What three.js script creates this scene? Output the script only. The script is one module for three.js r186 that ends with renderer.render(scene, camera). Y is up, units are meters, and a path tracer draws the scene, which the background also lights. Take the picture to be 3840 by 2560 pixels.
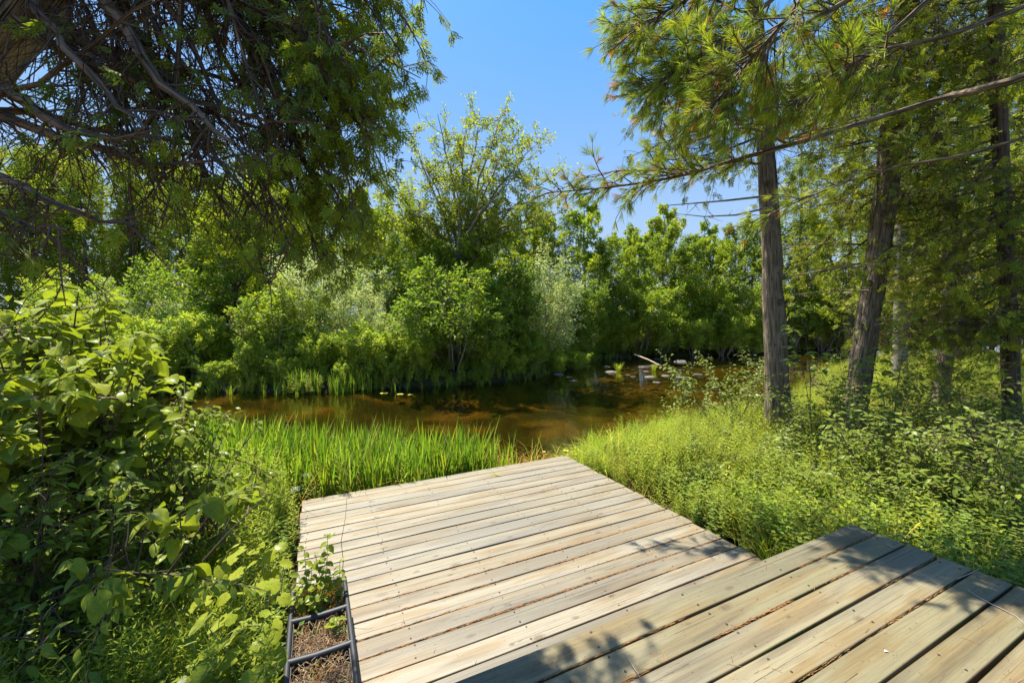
import * as THREE from 'three';

// ---------------------------------------------------------------- camera, sky, sun, exposure
const DEG = Math.PI / 180;
const scene = new THREE.Scene();
const CAM_Y = 2.223, DECK_Y = 0.45, STEP_Y = 0.80;          // water surface is y = 0
const camera = new THREE.PerspectiveCamera(2 * Math.atan(1280 / 1553) / DEG, 1024 / 682, 0.05, 600);
camera.position.set(0, CAM_Y, 0);
camera.rotation.order = 'YXZ';
camera.rotation.set(-2.889 * DEG, 0, -0.0045);
camera.updateMatrixWorld();
const EXPOSURE = 2.7;
const SUN_AZ = -41 * DEG, SUN_EL = 65 * DEG;                 // azimuth from straight ahead, minus is left
const sunDir = new THREE.Vector3(Math.sin(SUN_AZ) * Math.cos(SUN_EL), Math.sin(SUN_EL), -Math.cos(SUN_AZ) * Math.cos(SUN_EL));
{
  const W = 1024, H = 512, d = new Float32Array(W * H * 4), v = new THREE.Vector3();
  const mix = (a, b, t) => a + (b - a) * t;
  for (let j = 0; j < H; j++) for (let i = 0; i < W; i++) {
    const th = ((i + 0.5) / W - 0.5) * 2 * Math.PI, el = ((j + 0.5) / H - 0.5) * Math.PI;
    v.set(Math.cos(el) * Math.cos(th), Math.sin(el), Math.cos(el) * Math.sin(th));
    const t = Math.max(0, Math.sin(el)), k = Math.pow(t, 0.62);
    let r = Math.max(0.020, 0.290 - 0.355 * k), g = 0.325 - 0.235 * k, b = 0.348 + 0.030 * k;
    const a = Math.acos(Math.min(1, v.dot(sunDir))) / DEG, glow = 1.0 * Math.exp(-a / 10) + 0.05 * Math.exp(-a / 26);
    r += glow * 1.0; g += glow * 0.97; b += glow * 0.92;
    if (el < 0) { const s = Math.min(1, -el / 0.06); r = mix(r, 0.05, s); g = mix(g, 0.06, s); b = mix(b, 0.025, s); }
    const o = (j * W + i) * 4; d[o] = r; d[o + 1] = g; d[o + 2] = b; d[o + 3] = 1;
  }
  const t = new THREE.DataTexture(d, W, H, THREE.RGBAFormat, THREE.FloatType);
  t.mapping = THREE.EquirectangularReflectionMapping; t.magFilter = t.minFilter = THREE.LinearFilter; t.needsUpdate = true;
  scene.background = t; scene.environment = t;
}
const sun = new THREE.DirectionalLight(new THREE.Color(1.0, 0.955, 0.86), 4.8);
sun.position.copy(sunDir).multiplyScalar(60); sun.castShadow = true; sun.shadow.radius = 1;
sun.shadow.mapSize.set(4096, 4096);
Object.assign(sun.shadow.camera, { left: -40, right: 40, top: 40, bottom: -40, near: 1, far: 140 });
scene.add(sun); scene.add(sun.target);
const renderer = new THREE.WebGLRenderer({ antialias: true });
renderer.toneMapping = THREE.LinearToneMapping; renderer.toneMappingExposure = EXPOSURE;
renderer.shadowMap.enabled = true;

// ---------------------------------------------------------------- helpers
const V3 = (x, y, z) => new THREE.Vector3(x, y, z);
function rng(seed) { let a = seed >>> 0; const f = () => { a = (a + 0x6D2B79F5) | 0; let t = Math.imul(a ^ (a >>> 15), 1 | a); t = (t + Math.imul(t ^ (t >>> 7), 61 | t)) ^ t; return ((t ^ (t >>> 14)) >>> 0) / 4294967296; }; f.r = (x, y) => x + (y - x) * f(); f.g = () => (f() + f() + f() - 1.5) * 0.8; f.pick = (l) => l[Math.floor(f() * l.length)]; return f; }
const hash2 = (i, j, s) => { let h = Math.imul(i, 374761393) + Math.imul(j, 668265263) + Math.imul(s, 974634777); h = Math.imul(h ^ (h >>> 13), 1274126177); return ((h ^ (h >>> 16)) >>> 0) / 4294967296; };
function noise2(x, y, s = 0, px = 0, py = 0) {
  const xi = Math.floor(x), yi = Math.floor(y), fx = x - xi, fy = y - yi, u = fx * fx * (3 - 2 * fx), v = fy * fy * (3 - 2 * fy);
  const m = (a, p) => p ? ((a % p) + p) % p : a;
  const a = hash2(m(xi, px), m(yi, py), s), b = hash2(m(xi + 1, px), m(yi, py), s), c = hash2(m(xi, px), m(yi + 1, py), s), d = hash2(m(xi + 1, px), m(yi + 1, py), s);
  return a + (b - a) * u + (c - a) * v + (a - b - c + d) * u * v;
}
function fbm(x, y, o = 4, s = 0, px = 0, py = 0) { let t = 0, a = 0.5, n = 0; for (let k = 0; k < o; k++) { t += a * noise2(x, y, s + k * 17, px, py); n += a; x *= 2; y *= 2; px *= 2; py *= 2; a *= 0.5; } return t / n; }
const clamp = (x, a = 0, b = 1) => Math.min(b, Math.max(a, x)), lerp = (a, b, t) => a + (b - a) * t, smooth = (a, b, x) => { const t = clamp((x - a) / (b - a)); return t * t * (3 - 2 * t); };
const mixc = (a, b, t) => [lerp(a[0], b[0], t), lerp(a[1], b[1], t), lerp(a[2], b[2], t)];
// the point that lies at a distance ahead of the camera, along the line of sight through a place of the 3840 x 2560 photograph
function at(px, py, ahead) { const v = V3((px - 1920) / 1553, -(py - 1280) / 1553, -1).applyQuaternion(camera.quaternion); return V3(0, CAM_Y, 0).addScaledVector(v, ahead / -v.z); }
// deck frame: a runs along the planks to the right, b towards the creek
const E1 = [0.9015, 0.4327], E2 = [-0.4329, 0.9014];
const deckPt = (a, b, y) => V3(E1[0] * a + E2[0] * b, y, -(E1[1] * a + E2[1] * b));
const DECK_TURN = -Math.atan2(-E1[1], E1[0]);               // turns +x to the plank direction

const names = {};
function numbered(n) { if (!(n in names)) { names[n] = 0; return n; } names[n]++; return n + '_' + String(names[n]).padStart(3, '0'); }
function tag(o, label, category, group, kind) { if (label) o.userData.label = label; if (category) o.userData.category = category; if (group) o.userData.group = group; if (kind) o.userData.kind = kind; return o; }
function thing(name, label, category, group, pos) { const o = new THREE.Group(); o.name = numbered(name); if (pos) o.position.copy(pos); tag(o, label, category, group); scene.add(o); return o; }
function mesh(name, geo, mat, parent = scene) { const m = new THREE.Mesh(geo, mat); m.name = parent === scene ? numbered(name) : name; m.castShadow = m.receiveShadow = true; parent.add(m); return m; }
function copy(o, label) { const c = o.clone(); c.name = numbered(o.name.replace(/_\d{3}$/, '')); c.userData = { ...o.userData }; if (label) c.userData.label = label; scene.add(c); return c; }

class Geo {                                                 // collects triangles; smooth = with normals and uv (bark), else flat faces (leaves)
  constructor(smoothed = false) { this.p = []; this.c = []; this.i = []; this.n = smoothed ? [] : null; this.t = smoothed ? [] : null; this.k = 0; }
  v(x, y, z, c) { this.p.push(x, y, z); this.c.push(c[0], c[1], c[2]); return this.k++; }
  f(a, b, c) { this.i.push(a, b, c); }
  build() {
    const g = new THREE.BufferGeometry();
    g.setAttribute('position', new THREE.BufferAttribute(new Float32Array(this.p), 3));
    g.setAttribute('color', new THREE.BufferAttribute(new Float32Array(this.c), 3));
    if (this.n) { g.setAttribute('normal', new THREE.BufferAttribute(new Float32Array(this.n), 3)); g.setAttribute('uv', new THREE.BufferAttribute(new Float32Array(this.t), 2)); }
    g.setIndex(new THREE.BufferAttribute(new Uint32Array(this.i), 1));
    return g;
  }
  get tris() { return this.i.length / 3; }
}
const _t = V3(), _a = V3(), _b = V3(), _u = V3();
function tube(g, pts, rad, sides, col, rough = 0, seed = 0) { // a tapering limb through points
  const n = pts.length; let len = 0;
  _u.set(0, 0, 1); _t.subVectors(pts[1], pts[0]).normalize(); if (Math.abs(_t.z) > 0.9) _u.set(1, 0, 0);
  const first = g.k;
  for (let i = 0; i < n; i++) {
    _t.subVectors(pts[Math.min(n - 1, i + 1)], pts[Math.max(0, i - 1)]).normalize();
    _a.crossVectors(_u, _t).normalize(); _b.crossVectors(_t, _a); _u.copy(_b);
    if (i) len += pts[i].distanceTo(pts[i - 1]);
    for (let s = 0; s <= sides; s++) {
      const an = s / sides * 2 * Math.PI, cs = Math.cos(an), sn = Math.sin(an), x = _a.x * cs + _b.x * sn, y = _a.y * cs + _b.y * sn, z = _a.z * cs + _b.z * sn;
      const r = rad[i] * (rough ? 1 + rough * (noise2((s % sides) * 0.9 + seed, len * 3, 5) - 0.5) : 1);
      g.v(pts[i].x + x * r, pts[i].y + y * r, pts[i].z + z * r, col);
      if (g.n) { g.n.push(x, y, z); g.t.push(s / sides * Math.max(0.08, 2 * Math.PI * rad[0]), len); }
    }
  }
  const w = sides + 1;
  for (let i = 0; i < n - 1; i++) for (let s = 0; s < sides; s++) { const q = first + i * w + s; g.f(q, q + 1, q + w); g.f(q + 1, q + w + 1, q + w); }
}
// one small leaf: a diamond folded on its midrib
function leaf(g, p, d, nrm, L, W, c, fold = 0.18, wide = 0.45) {
  let sx = d.y * nrm.z - d.z * nrm.y, sy = d.z * nrm.x - d.x * nrm.z, sz = d.x * nrm.y - d.y * nrm.x; const q = Math.hypot(sx, sy, sz) || 1; sx /= q; sy /= q; sz /= q;
  const ux = sy * d.z - sz * d.y, uy = sz * d.x - sx * d.z, uz = sx * d.y - sy * d.x, h = W / 2, e = fold * W;
  const mx = p.x + d.x * L * wide + ux * e, my = p.y + d.y * L * wide + uy * e, mz = p.z + d.z * L * wide + uz * e;
  const a = g.v(p.x, p.y, p.z, c), b = g.v(mx + sx * h, my + sy * h, mz + sz * h, c), t = g.v(p.x + d.x * L, p.y + d.y * L, p.z + d.z * L, c), l = g.v(mx - sx * h, my - sy * h, mz - sz * h, c);
  g.f(a, b, t); g.f(a, t, l);
}
const randDir = (R, o = V3()) => { const z = R() * 2 - 1, a = R() * 2 * Math.PI, r = Math.sqrt(1 - z * z); return o.set(r * Math.cos(a), z, r * Math.sin(a)); };
const jit = (R, c, k = 0.25) => { const b = 1 + (R() - 0.5) * 2 * k, y = 1 + (R() - 0.5) * k; return [c[0] * b * y, c[1] * b, c[2] * b * (2 - y)]; };
function sample(pts, t) { const x = clamp(t) * (pts.length - 1), i = Math.min(pts.length - 2, Math.floor(x)); return V3().lerpVectors(pts[i], pts[i + 1], x - i); }

function dataTex(w, h, fn, srgb = false) {
  const d = new Uint8Array(w * h * 4);
  for (let j = 0; j < h; j++) for (let i = 0; i < w; i++) { const c = fn(i, j), o = (j * w + i) * 4; d[o] = clamp(c[0]) * 255; d[o + 1] = clamp(c[1]) * 255; d[o + 2] = clamp(c[2]) * 255; d[o + 3] = 255; }
  const t = new THREE.DataTexture(d, w, h); t.wrapS = t.wrapT = THREE.RepeatWrapping; t.magFilter = THREE.LinearFilter; t.minFilter = THREE.LinearMipmapLinearFilter; t.generateMipmaps = true; if (srgb) t.colorSpace = THREE.SRGBColorSpace; t.needsUpdate = true; return t;
}
const toS = (x) => x <= 0.0031308 ? x * 12.92 : 1.055 * Math.pow(x, 1 / 2.4) - 0.055;
const S = (c) => [toS(c[0]), toS(c[1]), toS(c[2])];
const lin = (r, g, b) => new THREE.Color().setRGB(r, g, b);
// living leaf: lets light through, with a waxy top coat
const leafMat = (tint, through = 0.45, coat = 0.35, coatRough = 0.35) => new THREE.MeshPhysicalMaterial({ color: lin(tint[0] * 2.38, tint[1] * 2.0, tint[2] * 0.9), vertexColors: true, specularIntensity: 0.25, roughness: 1, transmission: through, thickness: 0, clearcoat: coat, clearcoatRoughness: coatRough, side: THREE.DoubleSide });
// ---------------------------------------------------------------- ground, creek bed, water
const curve = (pts) => (x) => { if (x <= pts[0][0]) return pts[0][1]; for (let i = 1; i < pts.length; i++) if (x <= pts[i][0]) { const t = (x - pts[i - 1][0]) / (pts[i][0] - pts[i - 1][0]); return lerp(pts[i - 1][1], pts[i][1], t * t * (3 - 2 * t) * 0.5 + t * 0.5); } return pts[pts.length - 1][1]; };
const nearEdge = curve([[-40, 7], [-12, 5.6], [-6, 5.2], [-2, 5.3], [0.7, 5.7], [1.4, 6.3], [2.2, 7.0], [3.2, 7.6], [5, 8.8], [8, 11.5], [12, 16], [18, 20.5], [40, 27]]);
const farEdge = curve([[-60, 12.0], [-20, 12.6], [-6, 13.0], [-3.7, 13.5], [-1.1, 14.4], [0.8, 15.8], [2.1, 18], [3.8, 21.2], [5, 23.4], [8, 24.6], [18, 27.0], [40, 36]]);
const wob = (x, y, s) => (fbm(x, y, 3, s) - 0.5) * 2;
function groundY(x, f) {                                    // f is the distance ahead of the camera
  const dn = nearEdge(x) - f + 0.35 * wob(x * 0.7, f * 0.7, 3), df = f - farEdge(x) + 0.5 * wob(x * 0.6, f * 0.6, 9);
  if (dn > 0) { const r = 0.03 + 0.26 * smooth(0, 1.5, dn) + 0.16 * smooth(1.5, 7, dn) + 0.05 * wob(x * 0.9, f * 0.9, 21) * smooth(0, 1, dn); return r + 0.02 * Math.max(0, -f - 4); }
  if (df > 0) return 0.05 + 0.30 * smooth(0, 1.0, df) + 0.5 * smooth(1, 9, df) + 2.2 * smooth(8, 60, df) + 0.08 * wob(x * 0.7, f * 0.7, 33) * smooth(0, 1, df);
  const e = Math.min(-dn, -df);                             // metres from the nearer bank
  return -0.05 - 0.42 * smooth(0, 2.6, e) + 0.09 * wob(x * 0.8, f * 0.8, 41) * smooth(0, 0.8, e) + 0.20 * smooth(17, 20, f) * smooth(0.3, 2, e);
}
{
  const xs = [], fs = [];
  for (let x = -130; x < 130;) { xs.push(x); x += Math.abs(x) < 14 ? 0.22 : Math.abs(x) < 30 ? 0.8 : 8; } xs.push(130);
  for (let f = -60; f < 240;) { fs.push(f); f += f > -2 && f < 26 ? 0.22 : f < 45 && f > -8 ? 0.9 : 8; } fs.push(240);
  const g = new Geo(true), soil = [0.055, 0.042, 0.026], duff = [0.062, 0.060, 0.024], silt = [0.088, 0.058, 0.010], dark = [0.020, 0.018, 0.005], weed = [0.034, 0.040, 0.007];
  for (const f of fs) for (const x of xs) {
    const y = groundY(x, f), n = fbm(x * 0.8, f * 0.8, 4, 7), m = fbm(x * 2.3, f * 1.1, 3, 77);
    let c = mixc(soil, duff, n);
    if (y < 0.03) { c = mixc(dark, silt, smooth(0.45, 0.66, fbm(x * 0.75, f * 1.5, 5, 91))); c = mixc(c, weed, smooth(0.55, 0.7, m) * 0.7); }
    g.v(x, y, -f, c);
    const e = 0.15, nx = groundY(x - e, f) - groundY(x + e, f), nz = groundY(x, f + e) - groundY(x, f - e), l = Math.hypot(nx, 2 * e, nz);
    g.n.push(nx / l, 2 * e / l, nz / l); g.t.push(x, f);
  }
  const w = xs.length;
  for (let j = 0; j < fs.length - 1; j++) for (let i = 0; i < w - 1; i++) { const q = j * w + i; g.f(q, q + 1, q + w); g.f(q + 1, q + w + 1, q + w); }
  const grit = dataTex(512, 512, (i, j) => { const a = fbm(i / 16, j / 16, 5, 3, 32, 32), b = fbm(i / 4, j / 4, 3, 8, 128, 128), k = 0.62 + 0.5 * (a - 0.5) * 2 * 0.6 + 0.5 * (b - 0.5); return [k, k * 0.98, k * 0.95]; });
  grit.repeat.set(1 / 1.7, 1 / 1.7);
  const m = mesh('ground', g.build(), new THREE.MeshPhysicalMaterial({ vertexColors: true, map: grit, bumpMap: grit, bumpScale: 0.03, roughness: 1, specularIntensity: 0.04, color: lin(1.5, 1.5, 1.5) }));
  tag(m, 'earth banks on both sides with the brown silty creek bed between them', 'ground', null, 'structure');
}
{
  const rip = dataTex(512, 512, (i, j) => { const u = i / 512, v = j / 512; const k = 0.5 + 0.5 * (fbm(u * 14, v * 14, 4, 5, 14, 14) - 0.5) * 1.6 + 0.12 * (fbm(u * 60, v * 60, 2, 15, 60, 60) - 0.5); return [k, k, k]; });
  const g = new THREE.PlaneGeometry(90, 34, 60, 30); g.rotateX(-Math.PI / 2); g.translate(0, 0, -19.5);
  const p = g.attributes.position, uv = g.attributes.uv; for (let i = 0; i < p.count; i++) uv.setXY(i, p.getX(i) / 3.4, p.getZ(i) / 1.5);
  const m = mesh('water', g, new THREE.MeshPhysicalMaterial({ color: lin(0.80, 0.70, 0.42), roughness: 0.015, transmission: 1, thickness: 0, ior: 1.4, bumpMap: rip, bumpScale: 0.0035 }));
  tag(m, 'clear tea-brown creek water mirroring the wooded bank', 'creek', null, 'structure');
}
// ---------------------------------------------------------------- weathered deck boards
const ROWS = 8, ROWW = 0.145;
const wood = (() => {                                       // eight boards side by side, 4 m long: colour and relief
  const W = 2048, H = 1024, rowH = H / ROWS, col = new Uint8Array(W * H * 4), bmp = new Uint8Array(W * H * 4), R = rng(77);
  const rows = []; for (let r = 0; r < ROWS; r++) { const knots = []; const n = 5 + Math.floor(R() * 5); for (let k = 0; k < n; k++) knots.push({ x: R() * 4, y: R.r(0.015, 0.13), s: R.r(0.006, 0.017), d: R.r(0.25, 0.9) }); rows.push({ knots, f: R.r(60, 130), c: R.r(-0.05, 0.2), grey: R.r(0, 1), slope: R.r(-0.012, 0.012), crack: R() < 0.85 ? R.r(0.03, 0.11) : -1 }); }
  const pale = [0.50, 0.430, 0.310], honey = [0.43, 0.305, 0.150], grey = [0.35, 0.315, 0.255], brown = [0.15, 0.085, 0.035];
  for (let j = 0; j < H; j++) { const ri = Math.floor(j / rowH), row = rows[ri], y0 = (j % rowH) / rowH * ROWW;
    for (let i = 0; i < W; i++) {
      const x = i / W * 4; let y = y0 + 0.014 * (noise2(x, ri * 9.7, 11, 4) - 0.5) + row.slope * Math.sin(x * Math.PI / 2), kn = 0, ring = 0;
      for (const k of row.knots) { let dx = x - k.x; if (dx > 2) dx -= 4; if (dx < -2) dx += 4; const ex = dx / 2.1, dy = y0 - k.y, d = Math.hypot(ex, dy); if (d < k.s * 5) { const q = Math.exp(-(d * d) / (k.s * k.s * 2.2)); y += Math.sign(dy || 1) * k.s * 0.55 * q; if (d < k.s) { kn = Math.max(kn, k.d * smooth(k.s, k.s * 0.75, d)); ring = Math.sin(d * 1400); } else if (d < k.s * 1.35) kn = Math.max(kn, k.d * 0.55); } }
      const yy = y + 0.006 * (noise2(x * 1.5, y * 60 + ri * 7, 13, 6) - 0.5), g1 = noise2(x * 0.75, (yy + row.c) * row.f * 2.0, 17 + ri, 3) * 0.6 + 0.4 * noise2(x * 1.25, (yy + row.c) * row.f * 5, 27 + ri, 5), g2 = fbm(x * 6, y * 420, 3, 31 + ri, 24), g3 = noise2(x * 22, y * 1500, 61, 88), blot = fbm(x * 2.25, y * 16 + ri * 5, 4, 41, 9), wear = fbm(x + ri * 4, y * 9 + ri * 3, 3, 51, 4);
      let c = mixc(pale, honey, smooth(0.42, 0.72, blot) * 0.85); c = mixc(c, grey, smooth(0.40, 0.75, wear + (row.grey - 0.5) * 0.25) * 0.8); const stain = smooth(0.58, 0.78, fbm(x * 1.25 + ri * 5, y * 12 + ri * 7, 5, 57, 5)); c = mixc(c, [0.20, 0.155, 0.105], stain * 0.6);
      const dk = 0.34 * Math.pow(g1, 2.2) + 0.42 * (g2 - 0.45) + 0.16 * (g3 - 0.5); c = c.map((q, z) => q * (1 - dk * (z === 2 ? 1.15 : 0.95)));
      if (kn) c = mixc(c, brown.map((q) => q * (1.1 + 0.3 * ring)), kn * 0.85);
      const sp = noise2(x * 70, y0 * 160 + ri * 31, 71, 280); if (sp > 0.93) c = c.map((q) => q * 0.55);
      let h = 0.75 - 0.35 * Math.pow(g1, 2) - 0.3 * (g2 - 0.4) + kn * 0.1;
      if (row.crack > 0) { const cy = row.crack + 0.006 * (noise2(x * 3, ri, 81, 12) - 0.5), on = smooth(0.45, 0.6, noise2(x * 1.75, ri * 3, 83, 7)); const d = Math.abs(y0 - cy); if (d < 0.0014 && on > 0.2) { c = c.map((q) => q * 0.35); h -= 0.5; } }
      const o = (j * W + i) * 4, s = S(c); for (let z = 0; z < 3; z++) { col[o + z] = clamp(s[z]) * 255; bmp[o + z] = clamp(h) * 255; } col[o + 3] = bmp[o + 3] = 255;
    } }
  const mk = (d, srgb) => { const t = new THREE.DataTexture(d, W, H); t.wrapS = t.wrapT = THREE.RepeatWrapping; t.magFilter = THREE.LinearFilter; t.minFilter = THREE.LinearMipmapLinearFilter; t.generateMipmaps = true; if (srgb) t.colorSpace = THREE.SRGBColorSpace; t.needsUpdate = true; return t; };
  return { map: mk(col, true), bump: mk(bmp, false) };
})();
const boardMat = (tint, rough = 0.62) => new THREE.MeshStandardMaterial({ map: wood.map, bumpMap: wood.bump, bumpScale: 0.0014, roughness: rough, color: lin(...tint.map((q) => q * 0.74)), vertexColors: true });
const lowTints = [[0.61, 0.61, 0.58], [0.65, 0.645, 0.61], [0.60, 0.59, 0.54], [0.59, 0.595, 0.58], [0.56, 0.53, 0.46], [0.53, 0.51, 0.45]].map((t) => boardMat(t, 0.55));
const stepTints = [[0.47, 0.46, 0.32], [0.50, 0.485, 0.345], [0.57, 0.55, 0.42], [0.48, 0.475, 0.30]].map((t) => boardMat(t, 0.66));
// one board: rounded long edges, a little bow along its length, algae on the edges where asked
function boardGeo(len, w, th, seed, algae = 0) {
  const R = rng(seed), g = new Geo(true), n = 28, r = 0.006, prof = [[-w / 2, -th], [-w / 2, -r], [-w / 2 + r * 0.35, -r * 0.35], [-w / 2 + r, 0], [-w / 4, 0.0006], [0, 0.0012], [w / 4, 0.0006], [w / 2 - r, 0], [w / 2 - r * 0.35, -r * 0.35], [w / 2, -r], [w / 2, -th]];
  const row = Math.floor(R() * ROWS), u0 = R() * 4, flip = R() < 0.5 ? -1 : 1, bow = R.r(-0.004, 0.004), ph = R() * 6, m = prof.length;
  const green = [0.34, 0.42, 0.10], rust = [0.55, 0.36, 0.16];
  for (let i = 0; i <= n; i++) { const t = i / n, x = t * len, dz = bow * Math.sin(t * Math.PI) + 0.0012 * Math.sin(t * 17 + ph), dy = 0.0016 * Math.sin(t * 9 + ph * 2);
    for (let k = 0; k < m; k++) { const [z, y] = prof[k], edge = k < 3 || k > m - 4; let c = [1, 1, 1];
      if (edge) { const al = algae * smooth(0.35, 0.6, fbm(x * 3 + seed, k > 5 ? 1 : 9, 3, 19)); c = mixc([0.8, 0.72, 0.6], noise2(x * 5, seed, 3) > 0.45 ? green : rust, al); }
      g.v(x, y + dy, z + dz, c);
      const a = prof[Math.max(0, k - 1)], b = prof[Math.min(m - 1, k + 1)], l = Math.hypot(b[0] - a[0], b[1] - a[1]) || 1; g.n.push(0, (b[0] - a[0]) / l, -(b[1] - a[1]) / l);
      g.t.push((u0 + flip * x) / 4, (row + clamp(0.5 + z / ROWW, 0.04, 0.96)) / ROWS); } }
  for (let i = 0; i < n; i++) for (let k = 0; k < m - 1; k++) { const q = i * m + k; g.f(q, q + 1, q + m); g.f(q + 1, q + m + 1, q + m); }
  for (const [i, s] of [[0, -1], [n, 1]]) { const f0 = g.k; for (let k = 0; k < m; k++) { const o = (i * m + k) * 3; g.v(g.p[o], g.p[o + 1], g.p[o + 2], [0.62, 0.55, 0.45]); g.n.push(s, 0, 0); g.t.push(0.1, (row + 0.2 + 0.05 * k) / ROWS); } for (let k = 1; k < m - 1; k++) s > 0 ? g.f(f0, f0 + k, f0 + k + 1) : g.f(f0, f0 + k + 1, f0 + k); }
  return g.build();
}
function beam(name, a0, a1, b0, b1, y0, y1, parent, mat, seed) { // squared timber in deck axes
  const la = a1 - a0, lb = b1 - b0, long = Math.max(la, lb), g = boardGeo(long, Math.min(la, lb), y1 - y0, seed), m = mesh(name, g, mat, parent);
  if (la >= lb) m.position.set(a0, y1, -(b0 + b1) / 2); else { m.position.set((a0 + a1) / 2, y1, -b0); m.rotation.y = Math.PI / 2; }
  return m;
}
function deckRoot(name, label, cat) { const o = thing(name, label, cat); o.rotation.y = DECK_TURN; return o; }
const screwGeo = new THREE.CylinderGeometry(0.0055, 0.0055, 0.003, 7), screwMat = new THREE.MeshStandardMaterial({ color: lin(0.06, 0.05, 0.04), roughness: 0.6, metalness: 0.6 });
function screws(root, spots, y) {
  const g = new Geo(true), p = screwGeo.attributes.position, n = screwGeo.attributes.normal, ix = screwGeo.index;
  for (const [a, b] of spots) { const k = g.k; for (let i = 0; i < p.count; i++) { g.v(p.getX(i) + a, p.getY(i) + y, p.getZ(i) - b, [1, 1, 1]); g.n.push(n.getX(i), n.getY(i), n.getZ(i)); g.t.push(0, 0); } for (let i = 0; i < ix.count; i += 3) g.f(k + ix.getX(i), k + ix.getX(i + 1), k + ix.getX(i + 2)); }
  const m = mesh('screw_heads', g.build(), screwMat, root); m.userData.kind = 'stuff';
}
{
  const R = rng(5), root = deckRoot('lower_deck', 'low sun-bleached plank deck reaching out to the creek', 'deck'), spots = [], pitch = 0.1447;
  const B1 = 4.54, A0 = -0.147, A1 = 2.952;
  for (let k = 0; k < 22; k++) { const b = B1 - pitch * (k + 0.5), w = 0.1375 + R.r(-0.0015, 0.0015), a0 = A0 + R.r(-0.006, 0.008), a1 = A1 + R.r(-0.010, 0.012);
    const m = mesh('plank', boardGeo(a1 - a0, w, 0.036, 300 + k), k > 11 && R() < 0.75 ? lowTints[4 + Math.floor(R() * 2)] : lowTints[Math.floor(R() * 4)], root); m.position.set(a0, DECK_Y + R.r(-0.0015, 0.0015), -b);
    for (const a of [A0 + 0.05, 0.45, 1.06, 1.68, 2.28, A1 - 0.06]) for (const q of [-0.04, 0.042]) spots.push([a + R.r(-0.012, 0.012), b + q + R.r(-0.006, 0.006)]); }
  screws(root, spots, DECK_Y + 0.001);
  for (const [k, a] of [0.03, 0.75, 1.4, 2.1, 2.78].entries()) beam('joist', A0 + a, A0 + a + 0.038, 1.45, B1 - 0.05, DECK_Y - 0.036 - 0.142, DECK_Y - 0.038, root, lowTints[2], 400 + k);
  beam('rim_board', A0 + 0.02, A1 - 0.02, B1 - 0.045, B1 - 0.008, DECK_Y - 0.18, DECK_Y - 0.038, root, lowTints[1], 410);
  for (const [a, b] of [[0.1, 4.2], [2.72, 4.2], [0.1, 2.0], [2.72, 2.0]]) { const m = mesh('post', boardGeo(1.0, 0.09, 0.09, 420 + a * 9), lowTints[3], root); m.rotation.z = Math.PI / 2; m.position.set(a, -0.72, -b); }
}
{
  const R = rng(6), root = deckRoot('step_platform', 'raised platform of wide greenish weathered planks beside the lower deck', 'platform'), spots = [], pitch = 0.1497;
  const B1 = 1.520, A0 = -1.7, A1 = 3.345;
  for (let k = 0; k < 16; k++) { const b = B1 - pitch * (k + 0.5), w = 0.1395 + R.r(-0.002, 0.0015), a1 = A1 + R.r(-0.012, 0.012), a0 = A0 + R.r(-0.01, 0.01);
    const m = mesh('plank', boardGeo(a1 - a0, w, 0.038, 500 + k, 1), stepTints[k === 2 ? 2 : Math.floor(R() * 4)], root); m.position.set(a0, STEP_Y + R.r(-0.002, 0.002), -b);
    for (const a of [-0.2, 0.5, 1.1, 1.7, 2.35, A1 - 0.07]) for (const q of [-0.04, 0.042]) spots.push([a + R.r(-0.015, 0.015), b + q + R.r(-0.006, 0.006)]); }
  screws(root, spots, STEP_Y + 0.001);
  for (const [k, a] of [-1.6, -0.8, 0, 0.8, 1.6, 2.4, 3.25].entries()) beam('joist', a, a + 0.038, -0.85, B1 - 0.06, STEP_Y - 0.18, STEP_Y - 0.041, root, stepTints[1], 520 + k);
  beam('riser_board', A0 + 0.02, A1 - 0.03, B1 - 0.056, B1 - 0.018, STEP_Y - 0.19, STEP_Y - 0.041, root, stepTints[0], 540);
  for (const [a, b] of [[-1.5, 1.38], [0.8, 1.38], [3.2, 1.38], [3.2, -0.6]]) { const m = mesh('post', boardGeo(0.70, 0.09, 0.09, 550 + a * 9), stepTints[1], root); m.rotation.z = Math.PI / 2; m.position.set(a, -0.09, -b); }
}
// ---------------------------------------------------------------- plant builders
const barkTex = (() => {                                     // stringy upright fissures, 0.5 m x 1 m
  const f = (i, j) => { const u = i / 256, v = j / 512, w = 1.6 * (fbm(u * 4, v * 3, 3, 5, 4, 3) - 0.5); const a = 1 - Math.abs(2 * noise2(u * 14 + w, v * 3, 21, 14, 3) - 1), b = 1 - Math.abs(2 * noise2(u * 31 + w * 1.5, v * 5, 22, 31, 5) - 1), cr = noise2(u * 8, v * 22, 23, 8, 22); return clamp(0.5 * Math.pow(a, 0.8) + 0.28 * b + 0.30 * (fbm(u * 40, v * 12, 2, 7, 40, 12) - 0.2) - (cr > 0.86 ? 0.2 : 0)); };
  const bump = dataTex(256, 512, (i, j) => { const k = f(i, j); return [k, k, k]; });
  const map = dataTex(256, 512, (i, j) => { const k = f(i, j), q = fbm(i / 60, j / 90, 2, 9, 4, 6); const c = mixc([0.10, 0.078, 0.055], mixc([0.40, 0.345, 0.28], [0.36, 0.26, 0.17], q), smooth(0.25, 0.85, k)); return S(c); }, true);
  for (const t of [bump, map]) t.repeat.set(2, 1);
  return { bump, map };
})();
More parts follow.
